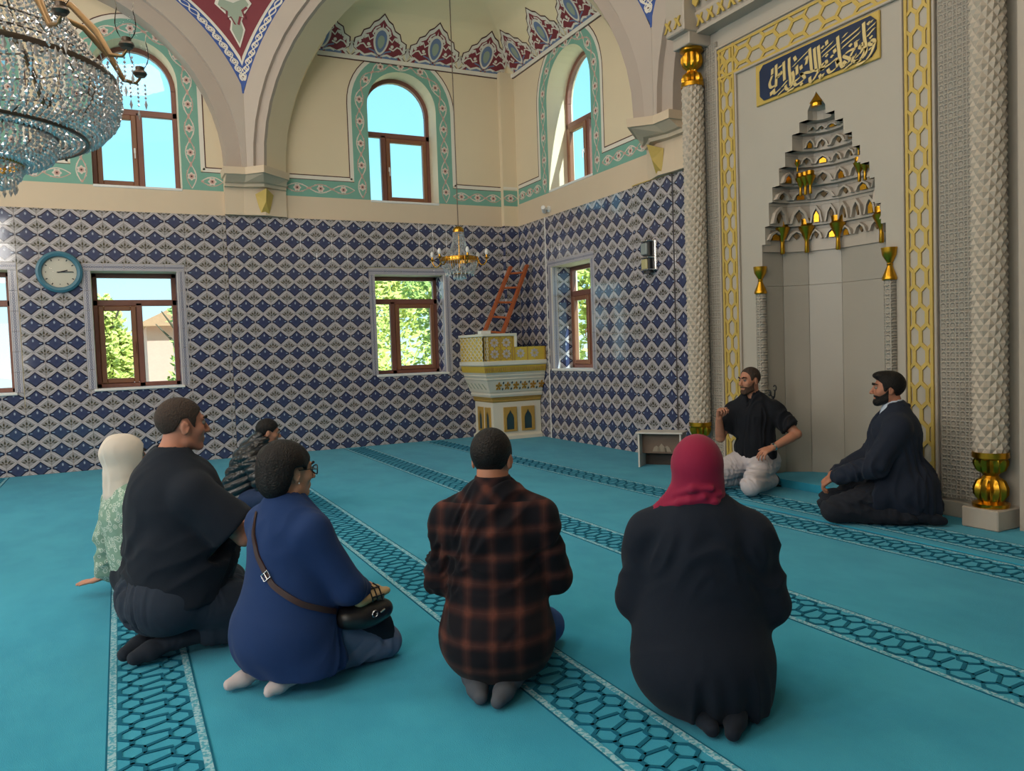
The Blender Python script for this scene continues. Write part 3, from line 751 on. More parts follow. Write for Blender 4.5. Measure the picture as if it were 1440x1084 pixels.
# ---------------------------------------------------------------- pendentives
ZP0, ZP1 = 5.00, 6.55
def pA(z): return Vector((-6.72 + math.sqrt(max(0, 2.652**2 - (z-4.05)**2)), YP, z))
def pS(z): return S3(HW - math.sqrt(max(0, 2.928**2 - (z-ZS)**2)), z, 0)
def pend(z, wq, off=0.0):
    a_, e_ = pA(z), pS(z); h = (z - ZP0)/(ZP1 - ZP0)
    if z < 5.06: m_ = Vector((VX, YP - .001, z)); a_ = m_ + Vector((-.012 - .12*(z-ZP0), 0, 0)); e_ = m_ + ch*(.012 + .12*(z-ZP0))
    p = a_.lerp(e_, wq); p += Vector((.5, .6, 0)).normalized()*(.16*wq*(1-wq)*h*2)
    return p + Vector((-.25, -.92, -.3)).normalized()*off
def wid(z): return max(1e-3, (pA(z) - pS(z)).length) if z > 5.06 else .03
for k, nm in ((0, 'ceiling_pendentive'), (1, 'ceiling_pendentive')):
    b = MB(); nz_, nw_ = 26, 10
    zz = [ZP0 + (ZP1-ZP0)*(i/nz_) for i in range(nz_+1)]
    def strip(f0, f1, mi, off, z_lo=ZP0, nw_=8):
        rows = [z for z in zz if z >= z_lo]
        vs = [pend(z, f0(z) + (f1(z) - f0(z))*j/nw_, off) for z in rows for j in range(nw_+1)]
        b.add(vs, [(i*(nw_+1)+j, i*(nw_+1)+j+1, (i+1)*(nw_+1)+j+1, (i+1)*(nw_+1)+j) for i in range(len(rows)-1) for j in range(nw_)], mi)
    bw_ = .145; clampf = lambda v: max(0.0, min(.5, v))
    fb = lambda z: clampf(bw_/wid(z)); fw_ = lambda z: clampf((bw_ + .045)/wid(z))
    strip(lambda z: 0, lambda z: 1, 0, 0.0)                                   # blue ground
    strip(fb, lambda z: 1 - fb(z), 1, .006); strip(fw_, lambda z: 1 - fw_(z), 2, .010)
    Pd = lambda u, z, d: pend(z, u/wid(z), .004 + d)                          # u: metres from the left edge
    for side in (0, 1):
        f = (lambda z, o: o) if side == 0 else (lambda z, o: wid(z) - o)
        pts = []; n_ = 70
        for i in range(n_):
            z = 5.17 + (ZP1 - 5.2)*i/n_; pts.append((f(z, .073 + .042*math.sin(i*.62)), z))
        flat(b, ribbon2d(pts, .017), Pd, 1, .003)
        pts = [(f(z, .073 - .042*math.sin(i*.62)), z) for i, z in [(i, 5.17 + (ZP1-5.2)*i/n_) for i in range(n_)]]; flat(b, ribbon2d(pts, .011), Pd, 1, .0025)
        for i in range(8):
            z = 5.17 + (ZP1 - 5.2)*(i*5.07 + 2.5)/n_; u = f(z, .073)
            flat(b, [[(u + .028*math.cos(a), z + .028*math.sin(a)) for a in [2*PI*j/9 for j in range(9)]]], Pd, 1, .004); flat(b, [[(u + .009*math.cos(a), z + .009*math.sin(a)) for a in [2*PI*j/6 for j in range(6)]]], Pd, 3, .006)
    # heart of the field: sage palmette under a navy roundel
    mid = lambda x, z: (wid(z)*.5 + x, z)
    for poly, mi, th in (([(0, 5.58), (.055, 5.70), (.10, 5.80), (.07, 5.90), (.12, 5.98), (.24, 6.10), (.18, 6.20), (0, 6.14)], 1, .014), ([(0, 5.63), (.04, 5.71), (.075, 5.80), (.05, 5.90), (.10, 5.99), (.20, 6.09), (.16, 6.16), (0, 6.11)], 4, .018)):
        full = poly + [(-x, z) for x, z in reversed(poly[1:-1])]; pl = [mid(x, z) for x, z in full]; n = len(pl)
        b.add([Pd(*mid(0, 5.95), th)] + [Pd(u, z, th) for u, z in pl], [(0, 1+i, 1+(i+1) % n) for i in range(n)], mi)
    for s in (-1, 1): flat(b, ribbon2d([mid(s*x, z) for x, z in ((.02, 5.86), (.06, 5.95), (.12, 5.93), (.10, 6.02), (.17, 6.06))], .02), Pd, 2, .022)
    for r_, mi, th in ((.26, 1, .02), (.22, 5, .024)):
        b.add([Pd(*mid(0, 6.36), th)] + [Pd(*mid(r_*math.cos(a), 6.36 + r_*.9*math.sin(a)), th) for a in [2*PI*j/24 for j in range(24)]], [(0, 1+i, 1+(i+1) % 24) for i in range(24)], mi)
    if k: mir(b)
    struct(b.build(nm, [M['blue'], M['white'], M['red'], M['line'], M['sage'], M['blue']], recalc=False, smooth=30))
# ================================================================== the prayer niche (wall_right frame: u along the wall, d out of it is negative)
def fn_relief(t, b):
    x, y, z = xcoord(t); s = .075
    p = xfract(x/s) - .5; q = xfract(z/s) - .5
    d = xmin(xabs(xabs(p) + xabs(q) - .42), xmin(xabs(xabs(p) - .30), xabs(xabs(q) - .30)))
    star = xstep(d - .07, .06)
    t.links.new(xmix(t, star, '#989186', '#aea79c'), b.inputs['Base Color']); bump(t, b, star, .9, .012)
M['relief'] = mat('carved_star_marble', '#c6c2b9', .5, fn=fn_relief)
M['marble2'] = mat('cream_marble', '#b1a79b', .4, var=.05, vscale=2, bumps=(5, .06, .003))
M['marble3'] = mat('veined_marble', '#a09a90', .32, var=.08, vscale=1.2)
M['shaft'] = mat('studded_marble', '#b8ad9f', .5)
M['joint'] = mat('brown_carved_recess', '#6b5330', .6)
mh = thing('prayer_niche', 'tall white marble prayer niche with gold lattice frame and stepped stalactite hood', 'niche')
mh.matrix_world = MBm
DF = -.28; NL, NR = 5.86, 7.26; UC = 6.56
steps = [(.70, 2.26), (.70, 2.33), (.655, 2.33), (.655, 2.50), (.60, 2.50), (.60, 2.72), (.55, 2.72), (.55, 2.86), (.46, 2.86), (.46, 3.02), (.38, 3.02), (.38, 3.15), (.29, 3.15), (.29, 3.29), (.20, 3.29), (.20, 3.38), (.10, 3.38), (.10, 3.46), (0, 3.60)]
hole = [(NL, .001), (NR, .001)] + [(UC + a, z) for a, z in steps] + [(UC - a, z) for a, z in reversed(steps[:-1])]
b = MB(); outer = rect(5.30, 7.70, 0, 4.42)
b.add([(u, DF, z) for l in (outer, hole) for u, z in l], tess([outer, hole]))
b.box((4.88, DF + .02, 0), (5.30, -.005, 4.62)); b.box((7.70, DF + .02, 0), (8.38, -.005, 4.62)); b.box((5.30, DF + .001, 4.42), (7.70, -.005, 4.62)); 
nh = len(hole); b.add([(u, DF, z) for u, z in hole] + [(u, DF + .07, z) for u, z in hole], [(i, (i+1) % nh, nh+(i+1) % nh, nh+i) for i in range(nh)])
b.build('marble_front', M['marble'], mh, recalc=False)
plan = [(NL, DF), (NL + .01, -.02), (6.02, .17), (6.30, .31), (6.82, .31), (7.10, .17), (7.25, -.02), (NR, DF)]
for (a, c) in zip(plan, plan[1:]):            # wall of the niche: two courses of slabs
    for z0, z1 in ((0, 1.93), (1.93, 2.26)):
        b = MB(); g = .0015
        d = Vector((c[0]-a[0], c[1]-a[1])).normalized(); n = Vector((-d.y, d.x))
        A_ = Vector(a) + d*g; C_ = Vector(c) - d*g
        q = [A_, C_, C_ + n*.02, A_ + n*.02]
        b.add([(p.x, p.y, z0+g) for p in q] + [(p.x, p.y, z1-g) for p in q], [(0,1,2,3), (7,6,5,4), (0,1,5,4), (1,2,6,5), (2,3,7,6), (3,0,4,7)])
        b.build('marble_slab', M['marble3'], mh)
b = MB(); b.box((5.72, .36, 0), (7.40, .40, 3.8)); b.box((5.72, -.02, 0), (5.80, .40, 3.8)); b.box((7.32, -.02, 0), (7.40, .40, 3.8)); b.box((5.72, -.02, 3.76), (7.40, .40, 3.8)); b.build('niche_light_seal', M['marble'], mh)  # unseen shell added behind the slabs to stop light leaking through their joints
# stalactite hood
mq = MB(); hood = None
def scaled(k): return [(UC + (u - UC)*k, DF + (d - DF)*k**.8) for u, d in plan]
tiers = [(2.26, 2.50, .96), (2.50, 2.72, .86), (2.72, 2.86, .79), (2.86, 3.02, .66), (3.02, 3.15, .545), (3.15, 3.29, .415), (3.29, 3.38, .29), (3.38, 3.46, .15)]
prev = plan
for z0, z1, k in tiers:
    cur = scaled(k); n = len(cur)
    mq.add([(u, d, z0) for u, d in prev] + [(u, d, z0) for u, d in cur], [(i, i+1, n+i+1, n+i) for i in range(n-1)])
    lip = scaled(k*.985)
    mq.add([(u, d, z0) for u, d in cur] + [(u, d, z1) for u, d in cur], [(i, i+1, n+i+1, n+i) for i in range(n-1)])
    mq.add([(u, d, z1 - .03) for u, d in lip] + [(u, d, z1) for u, d in lip] + [(u, d, z1-.03) for u, d in cur], [(i, i+1, n+i+1, n+i) for i in range(n-1)] + [(i, i+1, 2*n+i+1, 2*n+i) for i in range(n-1)])
    prev = cur
n = len(prev); mq.add([(u, d, 3.46) for u, d in prev] + [(UC, DF + .02, 3.58)], [(i, i+1, n) for i in range(n-1)])
hood = mq.build('stalactite_hood', M['marble2'], mh, recalc=False)
cell_m = {}
def cell(P0, P1, z0, z1, inner):              # one cell: white pointed surround, recessed face and gold heart
    a, c = Vector((*P0, 0)), Vector((*P1, 0)); L = (c - a).length; d = (c - a)/L; n = Vector((d.y, -d.x, 0)); n = n if n.dot(Vector((UC, DF - 1.0, 0)) - a) > 0 else -n
    P = lambda u, v, o: a + d*(u*L) + n*o + Vector((0, 0, z0 + (z1 - z0)*v))
    b = MB(); e = min(.02, L*.1)
    b.prism([(.06, .0), (.18, .0), (.30, .52), (.5, .80), (.70, .52), (.82, 0), (.94, 0), (.80, .62), (.5, 1.0), (.20, .62)], 0.0, .045, P, 0)
    b.build('cell_arch', M['marble2'], hood)
    b = MB()
    if inner == 'gold': b.prism([(.33, .02), (.67, .02), (.67, .40), (.5, .66), (.33, .40)], 0, .03, P)
    else: b.prism([(.5, .06), (.63, .46), (.5, .74), (.37, .46)], 0, .02, P)
    b.build('cell_heart', M['gold'] if inner == 'gold' else M['joint'], hood)
for ti, (z0, z1, k) in enumerate(tiers[:7]):
    cur = scaled(k); segs = list(zip(cur, cur[1:]))
    for si, (a, c) in enumerate(segs):
        L = math.hypot(c[0]-a[0], c[1]-a[1])
        if L < .045 or si in (0, 6) and ti > 3: continue
        m_ = max(1, round(L/.17)) if ti < 6 else 1
        for j in range(m_):
            p = (a[0] + (c[0]-a[0])*j/m_, a[1] + (c[1]-a[1])*j/m_); q = (a[0] + (c[0]-a[0])*(j+1)/m_, a[1] + (c[1]-a[1])*(j+1)/m_)
            cell(p, q, z0 + .02 + (.09 if ti == 0 else 0), z1 - .035, 'gold' if (si + j + ti) % 3 == 0 else 'kite')
drop_prof = [(0, -.20), (.013, -.20), (.018, -.19), (.014, -.12), (.018, -.10), (.022, -.09), (.055, -.02), (.06, -.005), (.052, .0), (.045, .012), (.045, .05), (.03, .055), (0, .055)]
def drop(u, d, z, s=1.0, par=None):
    b = MB(); b.lathe([(r*s, q*s) for r, q in drop_prof], 12, T(u, d, z)); return b.build('gold_drop', M['gold'], hood, smooth=35)
t0 = scaled(.93)
for i in range(1, 7): drop(t0[i][0], t0[i][1] - .035, 2.50, 1.3)
t4 = scaled(.62)
for i in (2, 5):
    for du in (-.06, 0, .06): drop(t4[i][0] + du, t4[i][1] - .10, 2.93, .85)
t5 = scaled(.5)
for i in (1, 6): drop(t5[i][0], t5[i][1] - .03, 3.06, .45)
b = MB(); b.lathe([(.0, 0), (.055, 0), (.05, .03), (.065, .035), (.02, .10), (0, .13)], 8, T(UC, DF + .01, 3.47), a0=PI, a1=2*PI); b.build('gold_finial', M['gold'], hood)
# gold lattice frame
def lattice(b, P, L, W, wd, h, w):
    """honeycomb strapwork filling a strip: P(along, across, d)"""
    per = 1.5*h; n = math.ceil(L/per)
    S = []; seen = set()
    for i in range(-1, 2*n + 1):
        o = i*per/2; x0 = 0 if i % 2 == 0 else wd/2
        for x in ([0] if i % 2 == 0 else [-wd/2, wd/2]):
            hx = [(o - h/2, x), (o - h/4, x + wd/2), (o + h/4, x + wd/2), (o + h/2, x), (o + h/4, x - wd/2), (o - h/4, x - wd/2)]
            for q in range(6):
                e0, e1 = hx[q], hx[(q+1) % 6]; key = (round((e0[0] + e1[0])*150), round((e0[1] + e1[1])*150))
                if key not in seen: seen.add(key); S.append((ribbon2d([e0, e1], w)[0], .0115 + .0009*(q % 3)))
    out = []
    for q, hh in S:                                # clip to the strip
        q = [(min(max(a, 0), L), min(max(c, -W/2), W/2)) for a, c in q]
        ar = abs(sum(q[i][0]*q[(i+1) % 4][1] - q[(i+1) % 4][0]*q[i][1] for i in range(4)))
        if ar > 1e-5: out.append((q, hh))
    for q, hh in out:
        vs = [P(*p, hh) for p in q] + [P(*p, 0) for p in q]; b.add(vs, [(0,1,2,3), (0,4,5,1), (1,5,6,2), (2,6,7,3), (3,7,4,0)])
    for s in (-1, 1):
        q = [(0, s*W/2 - .012), (L, s*W/2 - .012), (L, s*W/2 + .012), (0, s*W/2 + .012)]; vs = [P(*p, .016) for p in q] + [P(*p, 0) for p in q]; b.add(vs, [(0,1,2,3), (0,4,5,1), (1,5,6,2), (2,6,7,3), (3,7,4,0)])
for u in (5.425, 7.575):
    b = MB(); b.box((u-.125, DF-.006, 0), (u+.125, DF, 4.40)); fo = b.build('frame_bed', M['marble'], mh)
    b = MB(); lattice(b, lambda a, c, d: (u + c, DF - .006 - d, a), 4.39, .20, .112, .205, .03); b.build('gold_lattice', M['goldp'], fo)
b = MB(); b.box((5.55, DF-.006, 4.09), (7.45, DF, 4.40)); fo = b.build('frame_bed', M['marble'], mh)
b = MB(); lattice(b, lambda a, c, d: (5.30 + a, DF - .007 - d, 4.235 + c), 2.4, .27, .15, .24, .034); b.build('gold_lattice', M['goldp'], fo)
b = MB()
for a, c in (((5.285, 4.40), (7.715, 4.425)), ((5.545, 4.068), (7.455, 4.09)), ((5.275, 0), (5.295, 4.42)), ((5.548, 0), (5.568, 4.08)), ((7.432, 0), (7.452, 4.08)), ((7.705, 0), (7.725, 4.42))): b.bbox((a[0], DF-.03, a[1]), (c[0], DF, c[1]), .005)
b.build('frame_moulding', M['marble2'], mh)
for u0, u1 in ((5.08, 5.265), (7.735, 8.04)):
    b = MB(); b.box((u0, DF-.004, .14), (u1, DF+.02, 4.5)); b.build('carved_panel', M['relief'], mh)
    b = MB(); b.bbox((u0-.02, DF-.035, 0), (u1+.02, DF+.02, .12), .006); b.build('base_block', M['marble3'], mh)
# studded columns with gold bulbs
bulb = [(.0, .0), (.118, .0), (.122, .03), (.10, .04), (.085, .05), (.112, .09), (.115, .14), (.095, .19), (.06, .215), (.05, .23), (.06, .245), (.095, .265), (.113, .31), (.114, .335), (.102, .35), (.12, .36), (.12, .40), (.0, .40)]
def column(u, d, par=mh):
    b = MB(); n, z0, z1 = 18, .53, 4.10; m_ = int((z1 - z0)/.044); r = .102
    vs, fs = [], []
    for i in range(m_ + 1):
        for j in range(n):
            a = 2*PI*(j + .10*i)/n; q = r + (.018 if (i + j) % 2 == 0 else -.002)
            vs.append((u + q*math.cos(a), d + q*math.sin(a), z0 + (z1 - z0)*i/m_))
    for i in range(m_):
        for j in range(n):
            a, c = i*n+j, i*n+(j+1) % n
            e, f = (i+1)*n+j, (i+1)*n+(j+1) % n
            if (i + j) % 2 == 0: fs += [(a, c, e), (c, f, e)]
            else: fs += [(a, c, f), (a, f, e)]
    b.add(vs, fs); co = b.build('column_shaft', M['shaft'], par)
    for z, fl_ in ((.145, 0), (4.09, 1)):
        b = MB(); pr = bulb if not fl_ else [(r_, .40 - z_) for r_, z_ in reversed(bulb)]
        b.lathe(pr, 48, T(u, d, z), flute=12, fd=.24, fz=lambda q: .05 < q < .345 and not .2 < q < .26); b.build('gold_bulb', M['gold'], co, smooth=50)
    b = MB(); b.bbox((u-.135, d-.135, 0), (u+.135, DF+.03, .147), .008); b.build('plinth', M['marble2'], co)
    b = MB(); b.bbox((u-.135, d-.14, 4.49), (u+.135, DF+.03, 4.62), .008); b.build('capital_block', M['marble2'], co)
column(5.02, -.40); column(8.20, -.40)
for u in (5.755 + .09, 7.275 + .03):          # slim columns at the niche's corners
    b = MB(); b.lathe([(.05, 0), (.05, 1.86)], 16, T(u, DF - .01, 0)); co = b.build('corner_shaft', M['relief'], mh, smooth=50)
    b = MB(); b.lathe([(0, 1.855), (.058, 1.855), (.062, 1.87), (.055, 1.89), (.03, 1.95), (.02, 1.975), (.026, 1.985), (.02, 1.995), (.035, 2.02), (.058, 2.06), (.062, 2.09), (.066, 2.12), (0, 2.12)], 16, T(u, DF - .015, 0)); b.build('gold_cup', M['gold'], co, smooth=40)
# cornice with gilt relief
b = MB(); prof = [(DF, 4.60), (-.44, 4.60), (-.445, 4.63), (-.42, 4.64), (-.47, 4.78), (-.47, 4.80), (-.45, 4.81), (-.56, 5.12), (-.56, 5.16), (DF, 5.16)]
b.add([(u, d, z) for u in (4.86, 8.36) for d, z in prof], [(i, (i+1) % 10, 10+(i+1) % 10, 10+i) for i in range(10)] + [tuple(range(10)), tuple(range(19, 9, -1))])
for u in (5.02, 8.20): b.bbox((u-.15, -.62, 4.61), (u+.15, DF, 5.16), .012)
co = b.build('cornice', M['marble2'], mh)
gm = None
for i in range(22):
    u = 4.93 + i*.155
    if abs(u - 5.02) < .2 or abs(u - 8.2) < .2: dd = -.625
    else: dd = -.452
    b = MB(); P = lambda x, v, d: (u + x, dd - d - (.18*v if dd > -.5 else 0)*.35, 4.655 + v)
    b.prism([(-.06, 0), (-.03, 0), (0, .05), (.03, 0), (.06, 0), (.02, .065), (.05, .11), (.02, .11), (0, .085), (-.02, .11), (-.05, .11), (-.02, .065)], 0, .014, P); b.build('gilt_leaf', M['goldp'], co)
    if dd > -.5:
        b = MB(); b.prism([(-.05, .22), (0, .17), (.05, .22), (.035, .30), (0, .36), (-.035, .30)], .04, .055, P); b.build('gilt_leaf', M['goldp'], co)
# carpeted step in the niche
b = MB(); b.prism([(NL + .02, DF - .10)] + [(u + (.015 if u < UC else -.015), d - .012) for u, d in plan[1:-1]] + [(NR - .02, DF - .10)], .001, .075, lambda u, v, d: (u, v, d)); b.build('carpet_step', M['carpet'], mh)
# plain marble wall to the right of the niche
b = MB(); b.box((8.38, -.36, 0), (13.38, -.002, 4.9)); struct(b.build('pillar_3', M['marble2'], None, M=MBm))
# tiled pier between tile wall and niche
b = MB(); b.box((3.38, -.03, 0), (4.16, 0, ZT)); pr = struct(b.build('pillar_4', M['grout'], None, M=MBm)); tiles(pr, 3.38, 4.16, 0, ZT, 3.566, .255, [], M['tileB'], d0=-.03)
b = MB(); b.box((3.37, -.042, ZT), (4.17, 0, ZT + .012)); b.build('edge_strip', M['goldp'], pr)
b = MB(); b.box((4.16, -.008, 0), (4.88, 0, ZT)); pr = struct(b.build('pillar_5', M['grout'], None, M=MBm)); tiles(pr, 4.16, 4.88, 0, ZT, 4.30, .255, [], M['tileB'], d0=-.008)

# ---------------------------------------------------------------- calligraphy plaque
def fn_navy(t, b):
    t.links.new(xmix(t, xnoise(t, 3.0, 2.0), '#141f38', '#1c3358'), b.inputs['Base Color'])
M['navy'] = mat('navy_enamel', '#1f3560', .3, fn=fn_navy); M['letter'] = mat('pale_gold_letters', '#d3bd84', .4, metal=.2)
pq = thing('calligraphy_plaque', 'navy blue plaque with gold Arabic calligraphy above the prayer niche', 'plaque'); pq.matrix_world = MBm
b = MB(); b.bbox((5.84, DF-.022, 3.665), (7.24, DF, 4.052), .006); b.build('gold_frame', M['goldp'], pq)
c_ = .05; u0, u1, z0, z1 = 5.905, 7.215, 3.695, 4.028
b = MB(); b.prism([(u0 + c_, z0), (u1 - c_, z0), (u1, z0 + c_), (u1, z1 - c_), (u1 - c_, z1), (u0 + c_, z1), (u0, z1 - c_), (u0, z0 + c_)], .022, .034, lambda u, v, d: (u, DF - d, v)); b.build('plate', M['navy'], pq)
# ---------------------------------------------------------------- plaque lettering: pen strokes traced with a broad nib
STROKES = "280,354 277,300|276,289 262,267 242,229 249,194 275,183 313,190|327,374 328,273 320,172|290,159 300,118 334,124 408,156 460,188|259,146 262,113|422,370 426,274 428,198|322,253 367,255 393,269 382,288 364,278 359,255|354,335 398,343|490,382 488,297 497,209 502,132|526,247 539,185 516,128 472,104 444,123 441,151|340,89 422,124|458,87 537,95|531,288 598,319 709,365|550,372 570,333|580,283 581,203|555,270 580,278|545,151 587,159 630,177 623,200 670,143 621,122 565,113 545,140|630,187 678,188 732,176 786,174 826,161|730,384 736,330 747,212 749,180|674,314 702,316 687,258|625,268 634,233|784,368 789,296 803,173|827,373 835,296 846,180|728,135 731,98 757,90 805,132 832,159 893,154|838,119 854,85 880,115|621,111 638,95|838,163 882,205 911,213 918,188 875,174 838,163|845,155 939,170 989,187 1024,192 1044,152|863,302 985,349|876,267 1019,315|918,384 925,348|867,349 885,340|912,263 928,252|965,236 986,227|1001,283 1011,251|1038,378 1047,283 1065,145 1085,105|928,140 945,106 980,106 1030,129 1024,181|1085,105 1139,120 1160,146 1100,193 1161,216 1208,211 1187,191 1167,165|1092,147 1132,111|1187,148 1220,163 1186,126 1239,103 1292,134 1325,186|1081,310 1260,365|1084,265 1266,328|1096,349 1134,373|1303,394 1310,277 1325,165 1311,127 1265,100 1219,110|1274,231 1293,229 1293,198 1260,209 1274,231|1293,198 1273,162 1220,137|1377,226 1402,217 1404,190 1363,194 1357,217 1377,226|1404,190 1381,135 1330,89 1265,73 1225,81|1105,82 1193,108|1340,319 1416,349|1336,268 1406,313|1347,380 1363,364 1389,383|1369,258 1380,246|1222,271 1228,220|1229,263 1255,275|1162,265 1179,251|1353,160 1376,161"
b = MB(); na = math.radians(24); nib = Vector((math.cos(na), 0, math.sin(na)))*.0125
for st in STROKES.split('|'):
    p = [tuple(float(q)/1000 for q in s.split(',')) for s in st.split()]
    pts = []
    for i in range(len(p) - 1):                # Catmull-Rom through the traced points
        p0, p1, p2, p3 = p[max(i-1, 0)], p[i], p[i+1], p[min(i+2, len(p)-1)]
        for k in range(6):
            t_ = k/6; pts.append(tuple(.5*((2*p1[j]) + (-p0[j]+p2[j])*t_ + (2*p0[j]-5*p1[j]+4*p2[j]-p3[j])*t_*t_ + (-p0[j]+3*p1[j]-3*p2[j]+p3[j])*t_**3) for j in (0, 1)))
    pts.append(p[-1])
    for a, c in zip(pts, pts[1:]):
        d = Vector((c[0]-a[0], 0, c[1]-a[1]))
        if d.length < 1e-5: continue
        n = Vector((-d.z, 0, d.x)).normalized()*.0042
        w_ = nib if nib.dot(n) > 0 else -nib
        w_ = w_ + n
        A_, C_ = Vector((5.8 + a[0], DF - .034, 3.6 + a[1])), Vector((5.8 + c[0], DF - .034, 3.6 + c[1])); o = Vector((0, -.006, 0))
        b.add([A_ + w_ + o, A_ - w_ + o, C_ - w_ + o, C_ + w_ + o, A_ + w_, A_ - w_, C_ - w_, C_ + w_], [(0,1,2,3), (0,3,7,4), (1,5,6,2), (0,4,5,1), (3,2,6,7)])
o = b.build('lettering', M['letter'], pq); o['kind'] = 'stuff'

# ================================================================== wall fittings
M['teal'] = mat('teal_clock_plastic', '#3d7084', .4); M['dial'] = mat('ivory_dial', '#cfc8b6', .5)
M['black'] = mat('black_plastic', '#15161a', .4); M['chrome'] = mat('chrome', '#d8d8da', .15, metal=1.0)
M['brass'] = mat('polished_brass', '#b98a35', .25, metal=1.0)
def fn_clear(t, b):
    o = t.nodes['Material Output']; t.nodes.remove(b)
    tr = t.nodes.new('ShaderNodeBsdfTransparent'); tr.inputs[0].default_value = (.97, .98, 1, 1); gl = t.nodes.new('ShaderNodeBsdfGlossy'); gl.inputs['Roughness'].default_value = .03
    lw = t.nodes.new('ShaderNodeLayerWeight'); lw.inputs[0].default_value = .08; mx = t.nodes.new('ShaderNodeMixShader')
    t.links.new(lw.outputs['Fresnel'], mx.inputs[0]); t.links.new(tr.outputs[0], mx.inputs[1]); t.links.new(gl.outputs[0], mx.inputs[2]); t.links.new(mx.outputs[0], o.inputs[0])
M['clear'] = mat('clear_glass', '#ffffff', fn=fn_clear)
ck = thing('wall_clock', 'round teal framed wall clock hung between two lower windows', 'clock', (-6.60, -.012, 2.585))
MX = Rx(PI/2)
b = MB(); b.lathe([(.195, 0), (.262, 0), (.268, .02), (.262, .045), (.235, .06), (.205, .05), (.196, .03), (.195, .0)], 48, MX); b.build('rim', M['teal'], ck, smooth=40)
b = MB(); b.lathe([(0, .006), (.2, .006), (.2, 0)], 40, MX); d_ = b.build('dial', M['dial'], ck, smooth=30)
b = MB()
for i in range(12):
    a = 2*PI*i/12; b.box((-.006, -.010, .160), (.006, -.0065, .185 if i % 3 else .150), 0, Ry(a))
o = b.build('hour_marks', M['black'], d_); o['kind'] = 'stuff'
b = MB(); b.box((-.007, -.014, -.02), (.007, -.011, .095), 0, Ry(math.radians(75))); b.build('hour_hand', M['black'], ck)
b = MB(); b.box((-.005, -.018, -.03), (.005, -.015, .15), 0, Ry(math.radians(88))); b.build('minute_hand', M['black'], ck)
b = MB(); b.lathe([(.197, .034), (.12, .042), (0, .045)], 32, MX); b.build('glass_cover', M['clear'], ck, smooth=60)

lp = thing('wall_lamp', 'black and chrome emergency lamp unit mounted high on the tiled wall beside the prayer niche', 'lamp'); lp.matrix_world = MBm @ T(3.79, -.035, 2.47)
b = MB(); b.bbox((-.055, -.05, -.17), (.085, 0, .20), .012); b.build('back_box', M['chrome'], lp)
b = MB()
pr = arc(0, 0, .075, PI, 2*PI, 12); P = lambda u, v, d: (u - .04, v - .045, d)
b.prism(pr, -.20, -.02, P); b.prism(pr, .01, .195, P); b.build('lens_housing', M['black'], lp, smooth=40)
M['lensg'] = mat('grey_lens', '#8b9494', .25); M['lensy'] = mat('straw_lens', '#b9b184', .25)
b = MB(); b.bbox((-.10, -.135, .02), (.02, -.10, .165), .01); b.build('upper_lens', M['lensg'], lp)
b = MB(); b.bbox((-.095, -.135, -.155), (.015, -.10, -.03), .01); b.build('lower_lens', M['lensy'], lp)
b = MB()
for z in (-.02, .18, -.165): b.bbox((-.125, -.14, z), (.05, -.03, z + .014), .004)
b.build('chrome_band', M['chrome'], lp)

cc = thing('security_camera', 'small white bullet security camera on the beige wall above the tiles', 'camera'); cc.matrix_world = MBm @ T(1.15, 0, 3.50)
b = MB(); b.lathe([(0, 0), (.05, 0), (.05, .02), (.02, .03), (.02, .09), (0, .09)], 16, Rx(PI/2)); b.build('bracket', M['sillw'], cc, smooth=40)
b = MB(); Mc = T(0, -.10, .0) @ Rz(math.radians(-35)) @ Ry(-PI/2 - .15); b.lathe([(0, -.07), (.030, -.07), (.034, -.06), (.034, .08), (.038, .085), (.038, .11), (.03, .11)], 16, Mc); bo = b.build('body', M['sillw'], cc, smooth=40)
b = MB(); b.lathe([(.031, .105), (.02, .098), (0, .098)], 16, Mc); b.build('lens', M['black'], cc)

# ================================================================== corner pulpit, ladder
M['pwhite'] = mat('white_lacquer', '#d9d4c4', .4, var=.04); M['pyel'] = mat('gold_lacquer', '#d0b040', .45, metal=.1, var=.1, vscale=18); M['pochre'] = mat('ochre_gold_lacquer', '#b8934a', .45, metal=.15, var=.1, vscale=18)
M['lilac'] = mat('pale_lilac_inlay', '#b9b2b4', .5); M['dteal'] = mat('dark_teal_recess', '#24414a', .6); M['petal'] = mat('amber_petal', '#c08a1e', .4, metal=.3)
pu = thing('pulpit', 'white and gold preaching pulpit with stepped parapet in the tiled corner', 'pulpit')
def foot(e): return [(-.85 - e, -.02), (-.85 - e, -.70 - e), (-.02, -.70 - e), (-.02, -.18), (-.27, -.18), (-.27, -.02)]
def tier(name, lv, m_, par=pu):
    b = MB(); n = 6; vs = [(x, y, z) for z, e in lv for x, y in foot(e)]
    fs = [(i*n+j, i*n+(j+1) % n, (i+1)*n+(j+1) % n, (i+1)*n+j) for i in range(len(lv)-1) for j in range(n)] + [tuple(reversed(range(n))), tuple((len(lv)-1)*n + j for j in range(n))]
    return b.add(vs, fs).build(name, m_, par)
base = tier('base', [(0, .045), (.05, .045), (.06, .02), (.08, 0), (.58, 0)], M['pwhite'])
tier('gold_moulding', [(.58, .005), (.60, .02), (.62, .02), (.64, .03), (.665, .03)], M['pochre'])
belt = tier('flower_belt', [(.665, .06), (.70, .075), (.735, .06), (.74, .08), (.93, .155), (.94, .17), (.96, .17)], M['pwhite'])
tier('upper_moulding', [(.96, .16), (1.0, .185), (1.01, .175), (1.05, .2)], M['pwhite'])
fr_ = tier('fringe_course', [(1.05, .205), (1.15, .225)], M['pyel'])
tier('ledge', [(1.15, .235), (1.165, .25), (1.215, .25), (1.225, .235)], M['pwhite'])
E0 = .235
